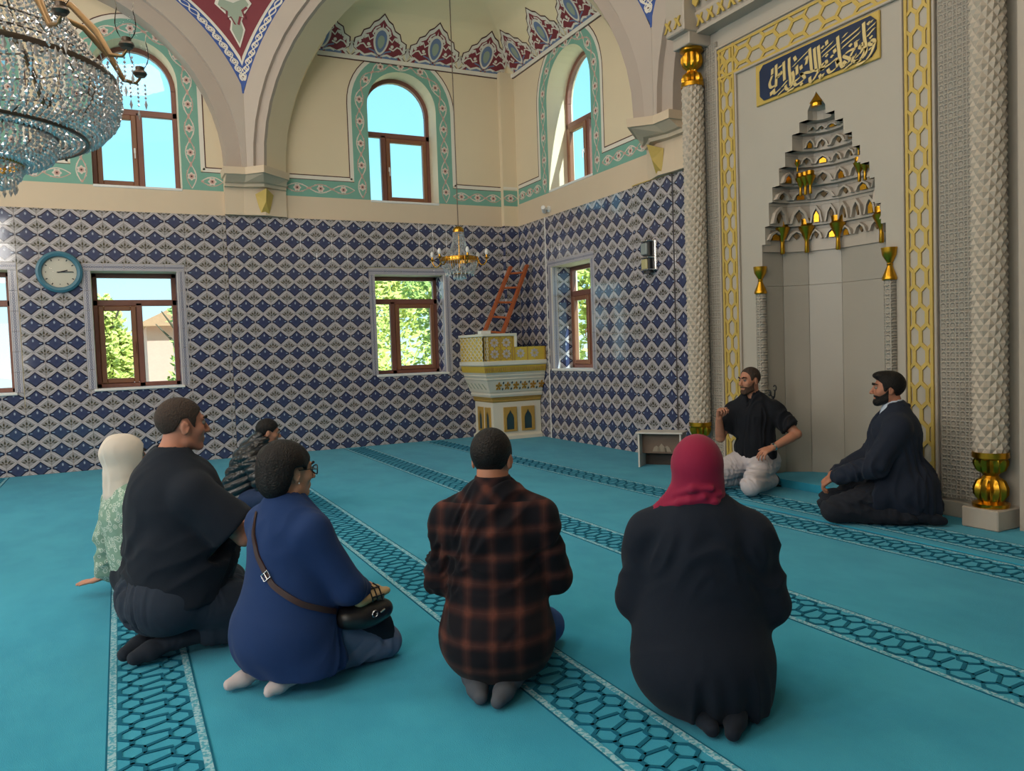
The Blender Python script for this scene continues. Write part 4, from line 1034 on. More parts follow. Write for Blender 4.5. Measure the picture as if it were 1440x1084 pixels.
# parapet: high to the left, stepped down on the right
par = MB()
fy = -.70 - E0 + .01; lx = -.85 - E0 + .01
par.box((lx, fy, 1.225), (-.56, fy + .04, 1.598)); par.box((lx, fy, 1.225), (lx + .04, -.02, 1.598)); par.box((-.56, fy, 1.225), (-.02, fy + .04, 1.43)); par.box((-.60, fy + .04, 1.225), (-.56, -.2, 1.598))
pp = par.build('parapet', M['pyel'], pu)
b = MB(); b.bbox((lx - .03, fy - .03, 1.598), (-.55, -.02, 1.64), .006); b.bbox((-.565, fy - .03, 1.43), (-.525, fy + .05, 1.64), .006); b.build('top_board', M['pwhite'], pu)
PF = lambda a, c, d: (lx + a, fy - d, 1.41 + c)
def rosette(x, z, r_):
    b = MB()
    for k_ in range(8):
        a = 2*PI*k_/8; b.prism([(x + r_*.25*math.cos(a), z + r_*.25*math.sin(a)), (x + r_*.75*math.cos(a-.35), z + r_*.75*math.sin(a-.35)), (x + r_*math.cos(a), z + r_*math.sin(a)), (x + r_*.75*math.cos(a+.35), z + r_*.75*math.sin(a+.35))], 0, .008, lambda u, v, d: (u, fy - d, v))
    b.build('rosette', M['lilac'], pp)
for x, z in ((-.90, 1.33), (-.90, 1.50), (-.70, 1.33), (-.70, 1.50), (-.46, 1.33), (-.22, 1.33)): rosette(x, z, .075)
b = MB()
for x in (lx + .01, -.995, -.80, -.60, -.56, -.34, -.04): b.box((x - .006, fy - .01, 1.225), (x + .006, fy, 1.598 if x < -.57 else 1.43))
for x0, x1 in ((-.995, -.80), (-.80, -.60)):
    m_ = (x0 + x1)/2
    for z0 in (1.235, 1.325, 1.415, 1.505):
        flat(b, ribbon2d([(x0, z0), (m_, z0 + .085), (x1, z0)], .008) + ribbon2d([(x0, z0 + .085), (m_, z0), (x1, z0 + .085)], .008), lambda u, v, d: (u, fy - d, v), 0, .007)
b.build('parapet_strips', M['pochre'], pp)
b = MB(); 
for y0, y1 in ((-.90, -.62), (-.60, -.32), (-.30, -.03)):
    for z0 in (1.24, 1.33, 1.42, 1.51):
        m_ = (y0 + y1)/2; flat(b, ribbon2d([(y0, z0), (m_, z0 + .08), (y1, z0)], .014) + ribbon2d([(y0, z0 + .08), (m_, z0), (y1, z0 + .08)], .014), lambda u, v, d: (lx - d, u, v), 0, .007)
for x0, x1 in ((lx + .01, -1.0),):
    for z0 in (1.24, 1.33, 1.42, 1.51):
        m_ = (x0 + x1)/2; flat(b, ribbon2d([(x0, z0), (m_, z0 + .08), (x1, z0)], .010) + ribbon2d([(x0, z0 + .08), (m_, z0), (x1, z0 + .08)], .010), lambda u, v, d: (u, fy - d, v), 0, .007)
b.build('white_lattice', M['pwhite'], pp)
b = MB(); yf = -.70 - .225
for i in range(30):                            # row of pointed drops under the ledge
    x = -1.06 + i*.0355
    b.prism([(-.012, .07), (.012, .07), (.008, .03), (0, .0), (-.008, .03)], 0, .012, lambda u, v, d: (x + u, yf + .012 - d, 1.055 + v))
o = b.build('drop_row', M['pochre'], fr_); o['kind'] = 'stuff'
def on_belt(u, v, d): return (u, -.70 - .08 - .075*(v - .74)/.19 - d, v)
for i in range(6):
    x = -.80 + i*.148; b = MB()
    for k_ in range(5):
        a = 2*PI*k_/5 + .3; b.prism([(x, .835), (x + .04*math.cos(a-.4), .835 + .05*math.sin(a-.4)), (x + .055*math.cos(a), .835 + .068*math.sin(a)), (x + .04*math.cos(a+.4), .835 + .05*math.sin(a+.4))], .001, .010, on_belt)
    b.build('flower', M['petal'], belt)
    for z in (.79, .885):
        b = MB(); b.prism([(x + .074 - .014, z), (x + .074, z + .022), (x + .074 + .014, z), (x + .074, z - .022)], .001, .007, on_belt); b.build('leaf', M['dteal'], belt)
for i in range(5):
    y = -.66 + i*.14; b = MB(); b.prism([(y - .05, .79), (y - .02, .79), (y + .05, .88), (y + .02, .88)], .001, .008, lambda u, v, d: (-.85 - .08 - .075*(v - .74)/.19 - d, u, v)); b.build('leaf', M['sage'], belt)
def arch_window(P, c, w_, z0, z1):
    b = MB(); o_ = rect(c - w_/2, c + w_/2, z0, z1); zt = z1 - .07
    i_ = [(c - w_*.30, z0 + .03), (c + w_*.30, z0 + .03), (c + w_*.30, zt - .10), (c + w_*.22, zt - .05), (c + w_*.10, zt - .02), (c, zt + .03), (c - w_*.10, zt - .02), (c - w_*.22, zt - .05), (c - w_*.30, zt - .10)]
    n = len(i_) + 4; l = o_ + i_
    b.add([P(u, v, .022) for u, v in l] + [P(u, v, 0) for u, v in l], tess([o_, i_]) + [(i, (i+1) % 4, n + (i+1) % 4, n + i) for i in range(4)] + [(4 + i, 4 + (i+1) % 9, n + 4 + (i+1) % 9, n + 4 + i) for i in range(9)])
    w = b.build('arched_frame', M['pochre'], base, recalc=False)
    b = MB(); b.prism(i_, .001, .004, P); b.build('arched_recess', M['dteal'], base)
for c in (-.565, -.255): arch_window(lambda u, v, d: (u, -.70 - d, v), c, .225, .12, .50)
for c in (-.52, -.25): arch_window(lambda u, v, d: (-.85 - d, u, v), c, .19, .12, .50)
bx = thing('small_white_box', 'small white box standing on the pulpit top board', 'box', (-1.0, -.80, 1.64))
b = MB(); b.bbox((-.085, -.06, 0), (.085, .06, .045), .006); b.build('case', M['sillw'], bx)
b = MB(); b.bbox((-.087, -.062, .036), (.087, .062, .05), .004); b.build('lid', M['pwhite'], bx)
M['wood'] = mat('orange_stained_wood', '#a4542a', .5, var=.2, vscale=6)
ld = thing('ladder', 'orange-brown wooden ladder leaning from the pulpit against the corner wall', 'ladder')
R0, R1, L0, L1 = Vector((-.775, -.60, 1.24)), Vector((-.10, -.55, 2.72)), Vector((-1.02, -.45, 1.30)), Vector((-.34, -.45, 2.70))
for A_, B_ in ((R0, R1), (L0, L1)):
    d = (B_ - A_).normalized(); s_ = Vector((0, 1, 0)); n = d.cross(s_).normalized(); s_ = n.cross(d)
    b = MB(); vs = [p + s_*(.045*i) + n*(.018*j) for p in (A_, B_) for i, j in ((-1, -1), (1, -1), (1, 1), (-1, 1))]
    b.add(vs, [(0,1,2,3), (4,5,6,7), (0,1,5,4), (1,2,6,5), (2,3,7,6), (3,0,4,7)]); b.build('rail', M['wood'], ld)
for i in range(6):
    f = .12 + i*.16; A_ = R0.lerp(R1, f); B_ = L0.lerp(L1, f); b = MB(); b.tube([A_, B_], .017, 8); b.build('rung', M['wood'], ld)

# ================================================================== low bookrest box and microphone stand
M['mdfw'] = mat('white_board', '#c9c5be', .5); M['mdfb'] = mat('brown_board', '#6e5a4c', .6); M['mdfd'] = mat('dark_board', '#3a332e', .7); M['carve'] = mat('pale_carving', '#8f8272', .6)
bk = thing('reading_stand', 'low white box stand with brown back panel on the carpet against the tiled wall', 'stand', (-.46, -4.42, 0), math.radians(-52))
W_, H_, D_ = .50, .385, .26
b = MB(); b.bbox((-W_/2, -D_/2, 0), (-W_/2 + .02, D_/2, H_), .002); b.build('side_panel', M['mdfw'], bk)
b = MB(); b.bbox((W_/2 - .02, -D_/2, 0), (W_/2, D_/2, H_), .002); b.build('side_panel', M['mdfw'], bk)
b = MB(); b.bbox((-W_/2 - .02, -D_/2 - .02, H_), (W_/2 + .02, D_/2, H_ + .02), .003); b.build('top', M['mdfw'], bk)
b = MB(); b.box((-W_/2 + .02, -.02, .15), (W_/2 - .02, 0, H_)); bp = b.build('front_panel', M['mdfb'], bk)
b = MB(); b.box((-W_/2 + .02, D_/2 - .02, 0), (W_/2 - .02, D_/2, .15)); b.build('back_panel', M['mdfd'], bk)
b = MB(); P = lambda u, v, d: (u, -.02 - d, v)
for x, s in ((-.06, 1), (.0, 1.3), (.06, 1)):
    b.prism([(x - .05*s, .17), (x + .05*s, .17), (x + .03*s, .22), (x, .24*s**.4), (x - .03*s, .22)], 0, .008, P)
b.build('carved_motif', M['carve'], bp)
ms = thing('microphone_stand', 'thin black microphone stand with two clips behind the seated speaker', 'stand', (-.36, -6.05, 0))
b = MB(); b.lathe([(0, 0), (.11, 0), (.11, .012), (.03, .025), (.012, .03), (0, .03)], 20); b.build('base', M['black'], ms, smooth=30)
b = MB(); b.tube([(0, 0, .02), (0, 0, .86)], .009, 8); b.build('pole', M['black'], ms, smooth=40)
for s, z, a in ((-1, .95, .5), (1, .90, .9)):
    b = MB(); b.tube([(0, 0, .83), (0, s*.02, .86), (-.01, s*.035, .90), (-.01, s*.035, z - .03)], .007, 6); cl = b.build('clip_arm', M['black'], ms, smooth=40)
    b = MB(); ring_ = [(-.01, s*.035 + .018*math.cos(q), z - .01 + .026*math.sin(q)) for q in [2*PI*i/10*.8 + a for i in range(11)]]; b.tube(ring_, .006, 6); b.build('clip_ring', M['black'], cl, smooth=40)

# ================================================================== chandeliers
def fn_crystal(t, b):
    o = t.nodes['Material Output']; t.nodes.remove(b)
    tr = t.nodes.new('ShaderNodeBsdfTransparent'); tr.inputs[0].default_value = (.92, .93, .95, 1); gl = t.nodes.new('ShaderNodeBsdfGlossy'); gl.inputs['Roughness'].default_value = .12; gl.inputs[0].default_value = (.93, .94, .97, 1)
    df = t.nodes.new('ShaderNodeBsdfDiffuse'); df.inputs[0].default_value = (.74, .70, .69, 1)
    m1 = t.nodes.new('ShaderNodeMixShader'); m1.inputs[0].default_value = .42; m2 = t.nodes.new('ShaderNodeMixShader'); m2.inputs[0].default_value = .18
    t.links.new(gl.outputs[0], m1.inputs[1]); t.links.new(df.outputs[0], m1.inputs[2]); t.links.new(m1.outputs[0], m2.inputs[1]); t.links.new(tr.outputs[0], m2.inputs[2]); t.links.new(m2.outputs[0], o.inputs[0])
M['crystal'] = mat('cut_crystal', '#ccd2dc', fn=fn_crystal); M['dullb'] = mat('dull_brass', '#8f7350', .42, metal=.75); M['bronze'] = mat('dark_brass', '#5c5148', .4, metal=.8)
OCT = [(0, 0, 1), (0, 0, -1), (1, 0, 0), (0, 1, 0), (-1, 0, 0), (0, -1, 0)]; OCF = [(0, 2, 3), (0, 3, 4), (0, 4, 5), (0, 5, 2), (1, 3, 2), (1, 4, 3), (1, 5, 4), (1, 2, 5)]
def bead(b, p, r_, tall=1.3):
    a = random.random()*1.6; c_, s_ = math.cos(a)*r_, math.sin(a)*r_
    b.add([(p[0] + x*c_ - y*s_, p[1] + x*s_ + y*c_, p[2] + z*r_*tall) for x, y, z in OCT], OCF)
def prof_at(prof, f):
    L = [0.0]
    for a, c in zip(prof, prof[1:]): L.append(L[-1] + math.hypot(c[0]-a[0], c[1]-a[1]))
    q = f*L[-1]
    for i in range(len(prof)-1):
        if q <= L[i+1] or i == len(prof)-2:
            t_ = (q - L[i])/(L[i+1] - L[i]); return prof[i][0] + (prof[i+1][0]-prof[i][0])*t_, prof[i][1] + (prof[i+1][1]-prof[i][1])*t_
def plen(prof): return sum(math.hypot(c[0]-a[0], c[1]-a[1]) for a, c in zip(prof, prof[1:]))
def net(name, prof, n, step, r_, par, jit=.0):
    b = MB(); m_ = max(2, int(plen(prof)/step))
    for i in range(n):
        a = 2*PI*(i + random.uniform(-jit, jit))/n
        for j in range(m_ + 1):
            q, z = prof_at(prof, j/m_); bead(b, (q*math.cos(a), q*math.sin(a), z), r_*random.uniform(.8, 1.15))
    o = b.build(name, M['crystal'], par, recalc=False); o['kind'] = 'stuff'; return o
def hoop(name, q, z, h, par, m_, th=.02, n=56):
    b = MB(); b.lathe([(q - th/2, z - h/2), (q + th/2, z - h/2), (q + th/2 + .004, z), (q + th/2, z + h/2), (q - th/2, z + h/2), (q - th/2, z - h/2)], n); return b.build(name, m_, par, smooth=40)
def prisms(name, q, z, n, L, r_, par):
    b = MB()
    for i in range(n):
        a = 2*PI*(i + .5)/n; x, y = q*math.cos(a), q*math.sin(a)
        b.add([(x, y, z)] + [(x + r_*math.cos(k*PI/2), y + r_*math.sin(k*PI/2), z - L*.6) for k in range(4)] + [(x, y, z - L)], [(0, 1+k, 1+(k+1) % 4) for k in range(4)] + [(5, 1+(k+1) % 4, 1+k) for k in range(4)])
    o = b.build(name, M['crystal'], par, recalc=False); o['kind'] = 'stuff'; return o
bc = thing('crystal_chandelier', 'huge tiered crystal chandelier hanging in the middle of the hall', 'chandelier', (HC, HC, .57))
bc.scale = (.8, .8, .8)
net('crystal_net', [(.34, 4.35), (.42, 3.9), (.58, 3.5), (.80, 3.15), (.93, 3.0)], 96, .034, .0145, bc)
hoop('hoop', .93, 2.985, .034, bc, M['bronze'], .02)
for q, z in ((.86, 3.08), (.76, 3.21), (.66, 3.36), (.56, 3.54), (.47, 3.76)): hoop('wire_hoop', q, z, .010, bc, M['bronze'], .010)
net('crystal_bowl', [(.93, 2.965), (.95, 2.86), (.92, 2.74), (.83, 2.64), (.72, 2.59)], 124, .030, .0155, bc)
net('crystal_bowl', [(.72, 2.59), (.62, 2.575), (.53, 2.60)], 100, .034, .014, bc)
hoop('hoop', .72, 2.585, .022, bc, M['bronze'], .022)
prisms('prism_row', .945, 2.97, 70, .085, .014, bc)
hoop('hoop', .53, 2.60, .03, bc, M['bronze'], .025)
net('crystal_bowl', [(.53, 2.59), (.545, 2.52), (.50, 2.45), (.40, 2.41), (.31, 2.41)], 80, .028, .0145, bc)
hoop('gold_hoop', .31, 2.415, .04, bc, M['brass'], .025); prisms('prism_row', .53, 2.575, 44, .07, .012, bc)
net('crystal_bowl', [(.31, 2.40), (.31, 2.33), (.25, 2.27), (.16, 2.25)], 48, .026, .012, bc); prisms('prism_row', .16, 2.26, 16, .10, .014, bc); prisms('prism_row', .27, 2.30, 26, .085, .013, bc)
b = MB(); b.tube([(0, 0, 2.3), (0, 0, 13.6)], .025, 8); b.build('stem', M['brass'], bc, smooth=40)
b = MB()                                       # inner cage bars that carry the nets
for i in range(12):
    a = 2*PI*i/12; b.tube([(q*math.cos(a), q*math.sin(a), z) for q, z in ((.33, 4.35), (.41, 3.9), (.57, 3.5), (.79, 3.15), (.91, 3.0), (.93, 2.86), (.81, 2.65), (.53, 2.6), (.31, 2.42))], .006, 5)
b.build('cage', M['bronze'], bc, smooth=60)
for i in range(12):
    a = 2*PI*(i + .18)/12; ca, sa = math.cos(a), math.sin(a)
    W3 = lambda q, z: (q*ca, q*sa, z)
    b = MB(); b.tube([W3(q, z) for q, z in ((.52, 3.50), (.74, 3.42), (.90, 3.24), (.98, 3.09), (1.06, 3.08), (1.09, 3.12))], [.016, .022, .024, .018, .012, .009], 8); am = b.build('arm', M['dullb'], bc, smooth=60)
    b = MB(); b.lathe([(0, 3.13), (.035, 3.13), (.05, 3.15), (.045, 3.165), (.03, 3.175), (.03, 3.20), (0, 3.20)], 12, T(1.09*ca, 1.09*sa, 0)); b.build('lamp_cup', M['bronze'], am, smooth=40)
    b = MB(); b.lathe([(.03, 3.19), (.055, 3.23), (.068, 3.29), (.06, 3.35), (.05, 3.40), (.062, 3.45)], 14, T(1.09*ca, 1.09*sa, 0)); b.build('tulip_glass', M['clear'], am, smooth=60)
    b = MB()
    for dq, L_ in ((.0, .20), (-.05, .13), (.05, .12), (-.11, .17)):
        m_ = int(L_/.03)
        for j in range(m_): bead(b, W3(1.07 + dq, 3.07 - j*.03), .010)
        p = W3(1.07 + dq, 3.07 - L_); b.add([(p[0], p[1], p[2] + .02)] + [(p[0] + .011*math.cos(k*PI/2), p[1] + .011*math.sin(k*PI/2), p[2] - .02) for k in range(4)] + [(p[0], p[1], p[2] - .06)], [(0, 1+k, 1+(k+1) % 4) for k in range(4)] + [(5, 1+(k+1) % 4, 1+k) for k in range(4)])
    for j in range(14):
        f = j/13; bead(b, W3(.97 - .18*f + 0, 3.06 - .13*math.sin(PI*f)), .009)
    o = b.build('pendants', M['crystal'], am, recalc=False); o['kind'] = 'stuff'
smc = thing('small_chandelier', 'small brass and crystal chandelier on a long cable before the corner', 'chandelier', (-1.75, -1.72, 0))
b = MB(); b.tube([(0, 0, 3.07), (0, 0, 6.74)], .007, 6); b.build('cable', M['bronze'], smc)
b = MB(); b.lathe([(0, 3.08), (.05, 3.08), (.072, 3.06), (.078, 3.03), (.074, 3.00), (.0, 3.0)], 20); b.build('cap', M['brass'], smc, smooth=40)
net('crystal_cone', [(.072, 3.0), (.085, 2.88), (.115, 2.79), (.17, 2.71), (.235, 2.665)], 34, .021, .0085, smc)
hoop('gold_hoop', .245, 2.64, .06, smc, M['brass'], .012, 40)
net('crystal_bowl', [(.24, 2.61), (.235, 2.56), (.215, 2.50), (.19, 2.465), (.10, 2.45)], 48, .020, .0085, smc)
prisms('prism_row', .19, 2.47, 22, .06, .009, smc); prisms('prism_row', .085, 2.455, 12, .09, .011, smc); prisms('prism_row', .04, 2.44, 5, .085, .011, smc)
b = MB(); b.lathe([(0, 2.44), (.11, 2.44), (.11, 2.455), (0, 2.455)], 18); b.build('base_plate', M['brass'], smc)
b = MB(); b.tube([(0, 0, 2.44), (0, 0, 3.0)], .01, 6); b.build('stem', M['brass'], smc)
for i in range(6):
    a = 2*PI*(i + .40)/6; ca, sa = math.cos(a), math.sin(a)
    b = MB(); b.tube([(q*ca, q*sa, z) for q, z in ((.25, 2.67), (.265, 2.60), (.30, 2.555), (.345, 2.555), (.375, 2.60), (.38, 2.64))], .009, 7); am = b.build('arm', M['brass'], smc, smooth=60)
    b = MB(); b.lathe([(0, 2.63), (.012, 2.63), (.035, 2.645), (.03, 2.655), (.014, 2.66), (.014, 2.69), (0, 2.69)], 12, T(.38*ca, .38*sa, 0)); b.build('candle_cup', M['brass'], am, smooth=40)
    b = MB(); b.lathe([(0, 2.69), (.016, 2.69), (.026, 2.715), (.024, 2.74), (.012, 2.765), (0, 2.77)], 12, T(.38*ca, .38*sa, 0)); b.build('bulb', M['sillw'], am, smooth=60)

# ================================================================== outside the windows
M['earth'] = mat('pale_dry_ground', '#cfc6a8', .9, var=.1, vscale=1.0)
b = MB(); b.add([(-40, TH, -.4), (40, TH, -.4), (40, 60, -.4), (-40, 60, -.4)], [(0, 1, 2, 3)]); b.add([(TH, -30, -.4), (40, -30, -.4), (40, TH, -.4), (TH, TH, -.4)], [(0, 1, 2, 3)]); struct(b.build('ground', M['earth']))
def fn_leaf(c1, c2):
    def fn(t, b):
        n = xnoise(t, 2.2, 3.0); col = xmix(t, n, c1, c2); t.links.new(col, b.inputs['Base Color'])
    return fn
M['leafY'] = mat('yellow_green_leaves', '#b9c24a', .6, fn=fn_leaf('#b9c548', '#e6e08c')); M['leafG'] = mat('green_leaves', '#7f9b3e', .6, fn=fn_leaf('#86a548', '#cfd27c')); M['bark'] = mat('grey_bark', '#6a5a48', .9, var=.2)
def tree(label, x, y, h, blobs, m_, n=1500, sz=.10, group=None):
    t_ = thing('tree', label, 'tree', (x, y, -.4))
    b = MB(); b.tube([(0, 0, 0), (.05, .02, h*.35), (-.03, 0, h*.6), (0, 0, h*.85)], [.12, .10, .07, .03], 8)
    for k in range(5):
        a = k*1.3; b.tube([(0, 0, h*(.35 + .08*k)), (.35*math.cos(a), .35*math.sin(a), h*(.5 + .07*k)), (.7*math.cos(a), .7*math.sin(a), h*(.6 + .07*k))], [.05, .03, .012], 6)
    b.build('trunk', M['bark'], t_, smooth=60)
    b = MB(); rs = random.Random(int(x*31 + y*17))
    for i in range(n):
        c = rs.choice(blobs); v = Vector((rs.gauss(0, 1), rs.gauss(0, 1), rs.gauss(0, 1))).normalized()*(rs.random()**.4)
        p = Vector(c[:3]) + Vector((v.x*c[3], v.y*c[3], v.z*c[4])); a = Vector((rs.gauss(0, 1), rs.gauss(0, 1), rs.gauss(0, .7))).normalized()*sz; e_ = a.orthogonal().normalized()*sz*.45
        b.add([p - a, p + e_, p + a, p - e_], [(0, 1, 2, 3)])
    o = b.build('foliage', m_, t_, recalc=False); o['kind'] = 'stuff'; return t_
tree('slim pale yellow-green poplar outside the window below the clock wall', -6.15, 8.6, 3.6, [(-.05, 0, 1.1, .55, .7), (.0, 0, 2.0, .55, .8), (-.1, 0, 2.8, .45, .6), (.3, 0, .8, .5, .5), (.2, .1, 1.9, .4, .7)], M['leafY'], 3000)
tree('leafy green tree standing in front of the pink house', -4.55, 8.2, 3.6, [(0, 0, 1.2, .5, .6), (.2, 0, 2.0, .55, .7), (.1, .1, 2.8, .45, .5), (-.25, 0, .7, .3, .35)], M['leafG'], 1400)
tree('broad yellow-green tree outside the window beside the pulpit', -.1, 9.6, 5.0, [(0, 0, 1.6, .9, 1.0), (.4, .2, 3.0, 1.0, 1.0), (-.6, .1, 2.6, .8, .9), (-.2, 0, .9, .8, .6), (0, 0, 4.0, .8, .6)], M['leafY'], 2600, .12)
tree('paler green tree behind the right pane of the window beside the pulpit', 2.3, 9.4, 4.8, [(0, 0, 1.5, .8, .9), (.2, .1, 2.7, .9, 1.0), (-.3, 0, 3.6, .8, .7), (.1, 0, .8, .7, .5)], M['leafG'], 2200, .11)
tree('tall leafy tree closing the view behind the two trees beside the pulpit window', 1.6, 14.5, 6.4, [(0, 0, 2.0, 2.4, 1.4), (-1.2, 0, 3.4, 1.6, 1.2), (1.5, 0, 3.6, 1.7, 1.2), (.2, 0, 4.6, 1.6, .8)], M['leafY'], 3200, .17)
tree('yellow-green tree outside the narrow window in the right wall', 5.2, 5.8, 5.2, [(0, 0, 1.6, 1.3, 1.1), (.4, .2, 3.0, 1.4, 1.1), (-.6, .1, 3.4, 1.2, .9), (-.4, 0, .8, 1.2, .6), (0, 0, 4.2, 1.0, .5)], M['leafY'], 3000, .14)
M['pink'] = mat('pink_stucco', '#d0a090', .8, var=.06); M['rooft'] = mat('clay_roof', '#b98a6a', .8, var=.15, vscale=5); M['dglass'] = mat('dark_house_glass', '#6f7780', .2)
hs = thing('house', 'pale pink house with a clay roof seen through the window right of the clock', 'house', (-3.2, 17.0, -.4))
b = MB(); b.box((-1.9, 0, 0), (1.9, 4, 3.0)); b.build('wall', M['pink'], hs)
b = MB(); b.prism([(-2.3, 2.95), (2.3, 2.95), (0, 4.1)], -.4, 4.4, lambda u, v, d: (u, d, v)); b.build('roof', M['rooft'], hs)
for x in (-1.1, .5):
    b = MB(); b.bbox((x, -.04, 1.0), (x + .6, 0, 2.2), .02); wf = b.build('house_window', M['sillw'], hs); b = MB(); b.box((x + .07, -.05, 1.07), (x + .53, -.04, 2.13)); b.build('pane', M['dglass'], wf)
sh = thing('shed', 'low white shed roof below the left pane of the window right of the clock', 'shed', (-6.7, 5.2, -.4))
b = MB(); b.box((-1.1, 0, 0), (.9, 2.0, 1.15)); b.build('wall', M['sillw'], sh)
b = MB(); b.prism([(-1.3, 1.62), (1.1, 1.10), (1.1, 1.16), (-1.3, 1.68)], -.15, 2.15, lambda u, v, d: (u, d, v)); b.build('roof', M['sillw'], sh)
# ================================================================== people: surfaces grown from blended tapered limbs
from mathutils.bvhtree import BVHTree
V = lambda *a: np.array(a, np.float32)
def nrm(v): v = np.asarray(v, np.float32); return v/max(1e-9, float(np.linalg.norm(v)))
class Sdf:
    def __init__(s): s.ops = []
    def _add(s, fn, lo, hi, k, op='u'): s.ops.append((fn, np.minimum(lo, hi), np.maximum(lo, hi), k, op)); return s
    def cone(s, a, b, ra, rb, k=.02, sq=None, op='u'):
        a, b = V(*a), V(*b); ab = b - a; L2 = float(ab @ ab) + 1e-12; m_ = max(ra, rb)*(max(1, sq[1]) if sq else 1) + k
        def fn(x, y, z):
            wx, wy, wz = x - a[0], y - a[1], z - a[2]
            t = np.clip((wx*ab[0] + wy*ab[1] + wz*ab[2])/L2, 0, 1)
            ox, oy, oz = wx - t*ab[0], wy - t*ab[1], wz - t*ab[2]
            if sq:
                ax, f = sq; c = (ox*ax[0] + oy*ax[1] + oz*ax[2])*(1/f - 1); ox, oy, oz = ox + ax[0]*c, oy + ax[1]*c, oz + ax[2]*c
            return np.sqrt(ox*ox + oy*oy + oz*oz) - (ra + (rb - ra)*t)
        return s._add(fn, np.minimum(a, b) - m_, np.maximum(a, b) + m_, k, op)
    def chain(s, pts, rs, k=.02, sq=None, op='u'):
        for i in range(len(pts) - 1): s.cone(pts[i], pts[i+1], rs[i], rs[i+1], k, sq, op)
        return s
    def ell(s, c, r, R=None, k=.02, op='u'):
        c, r = V(*c), V(*r); R = np.eye(3, dtype=np.float32) if R is None else np.asarray(R, np.float32); m_ = float(r.max()) + k; rm = float(r.min())
        def fn(x, y, z):
            wx, wy, wz = x - c[0], y - c[1], z - c[2]
            q = [wx*R[0, i] + wy*R[1, i] + wz*R[2, i] for i in range(3)]
            k0 = np.sqrt((q[0]/r[0])**2 + (q[1]/r[1])**2 + (q[2]/r[2])**2); k1 = np.sqrt((q[0]/r[0]**2)**2 + (q[1]/r[1]**2)**2 + (q[2]/r[2]**2)**2) + 1e-6
            return k0*(k0 - 1)/k1
        return s._add(fn, c - m_, c + m_, k, op)
    def keep(s, fn, k=.004): s.ops.append((fn, None, None, k, 'i')); return s         # intersect with fn < 0
    def cut(s, fn, k=.004): s.ops.append((fn, None, None, k, 'c')); return s          # remove fn < 0
    def mesh(s, res, smooth=1):
        bx = [o for o in s.ops if o[4] == 'u']
        lo = np.min([o[1] for o in bx], 0) - 3*res; hi = np.max([o[2] for o in bx], 0) + 3*res
        n = np.ceil((hi - lo)/res).astype(int) + 1
        ax = [(lo[i] + res*np.arange(n[i])).astype(np.float32) for i in range(3)]
        F = np.full(n, .5, np.float32)
        for fn, l, h, k, op in s.ops:
            if l is None: sl = [slice(0, n[i]) for i in range(3)]
            else:
                pad = 2*res + k
                sl = [slice(max(0, int((l[i] - pad - lo[i])/res)), min(n[i], int((h[i] + pad - lo[i])/res) + 2)) for i in range(3)]
                if any(q.stop <= q.start for q in sl): continue
            x, y, z = ax[0][sl[0]][:, None, None], ax[1][sl[1]][None, :, None], ax[2][sl[2]][None, None, :]
            d = fn(x, y, z); G = F[tuple(sl)]; k = max(k, 1e-5)
            if op == 'u':
                t = np.clip(.5 + .5*(G - d)/k, 0, 1); F[tuple(sl)] = G*(1-t) + d*t - k*t*(1-t)
            else:
                d = d if op == 'i' else -d
                t = np.clip(.5 - .5*(G - d)/k, 0, 1); F[tuple(sl)] = G*(1-t) + d*t + k*t*(1-t)
        ins = F < 0
        c = np.zeros(n - 1, np.int8)
        for i in (0, 1):
            for j in (0, 1):
                for l in (0, 1): c += ins[i:n[0]-1+i, j:n[1]-1+j, l:n[2]-1+l]
        act = np.argwhere((c > 0) & (c < 8)); N = len(act)
        idx = np.full(n - 1, -1, np.int32); idx[tuple(act.T)] = np.arange(N)
        acc = np.zeros((N, 3)); cnt = np.zeros(N)
        cor = [(i, j, l) for i in (0, 1) for j in (0, 1) for l in (0, 1)]
        val = {q: F[act[:, 0]+q[0], act[:, 1]+q[1], act[:, 2]+q[2]] for q in cor}
        for q in cor:
            for d in range(3):
                if q[d] == 0:
                    e = list(q); e[d] = 1; e = tuple(e); a, b = val[q], val[e]; mk = (a < 0) != (b < 0)
                    t = np.where(mk, a/np.where(mk, a - b, 1), 0); p = np.tile(np.array(q, float), (N, 1)); p[:, d] = t
                    acc += p*mk[:, None]; cnt += mk
        v = lo + res*(act + acc/np.maximum(cnt, 1)[:, None])
        fs = []
        for d in range(3):
            e1, e2 = [(1, 2), (2, 0), (0, 1)][d]
            sl0 = [slice(None)]*3; sl1 = [slice(None)]*3; sl0[d] = slice(0, n[d]-1); sl1[d] = slice(1, n[d])
            a, b = ins[tuple(sl0)], ins[tuple(sl1)]
            ed = np.argwhere(a != b); ed = ed[(ed[:, e1] > 0) & (ed[:, e2] > 0) & (ed[:, e1] < n[e1]-1) & (ed[:, e2] < n[e2]-1)]
            o1 = np.zeros(3, int); o1[e1] = 1; o2 = np.zeros(3, int); o2[e2] = 1
            q = np.stack([idx[tuple((ed - o1 - o2).T)], idx[tuple((ed - o2).T)], idx[tuple(ed.T)], idx[tuple((ed - o1).T)]], 1)
            fl_ = a[tuple(ed.T)]; q[~fl_] = q[~fl_][:, ::-1]; fs.append(q)
        fs = np.concatenate(fs); fs = fs[(fs >= 0).all(1)]
        for _ in range(smooth):
            acc = np.zeros_like(v); cnt = np.zeros(N)
            for i in range(4):
                for j in (1, 3): np.add.at(acc, fs[:, i], v[fs[:, (i + j) % 4]]); np.add.at(cnt, fs[:, i], 1)
            v = v*.4 + .6*acc/np.maximum(cnt, 1)[:, None]
        return v, fs
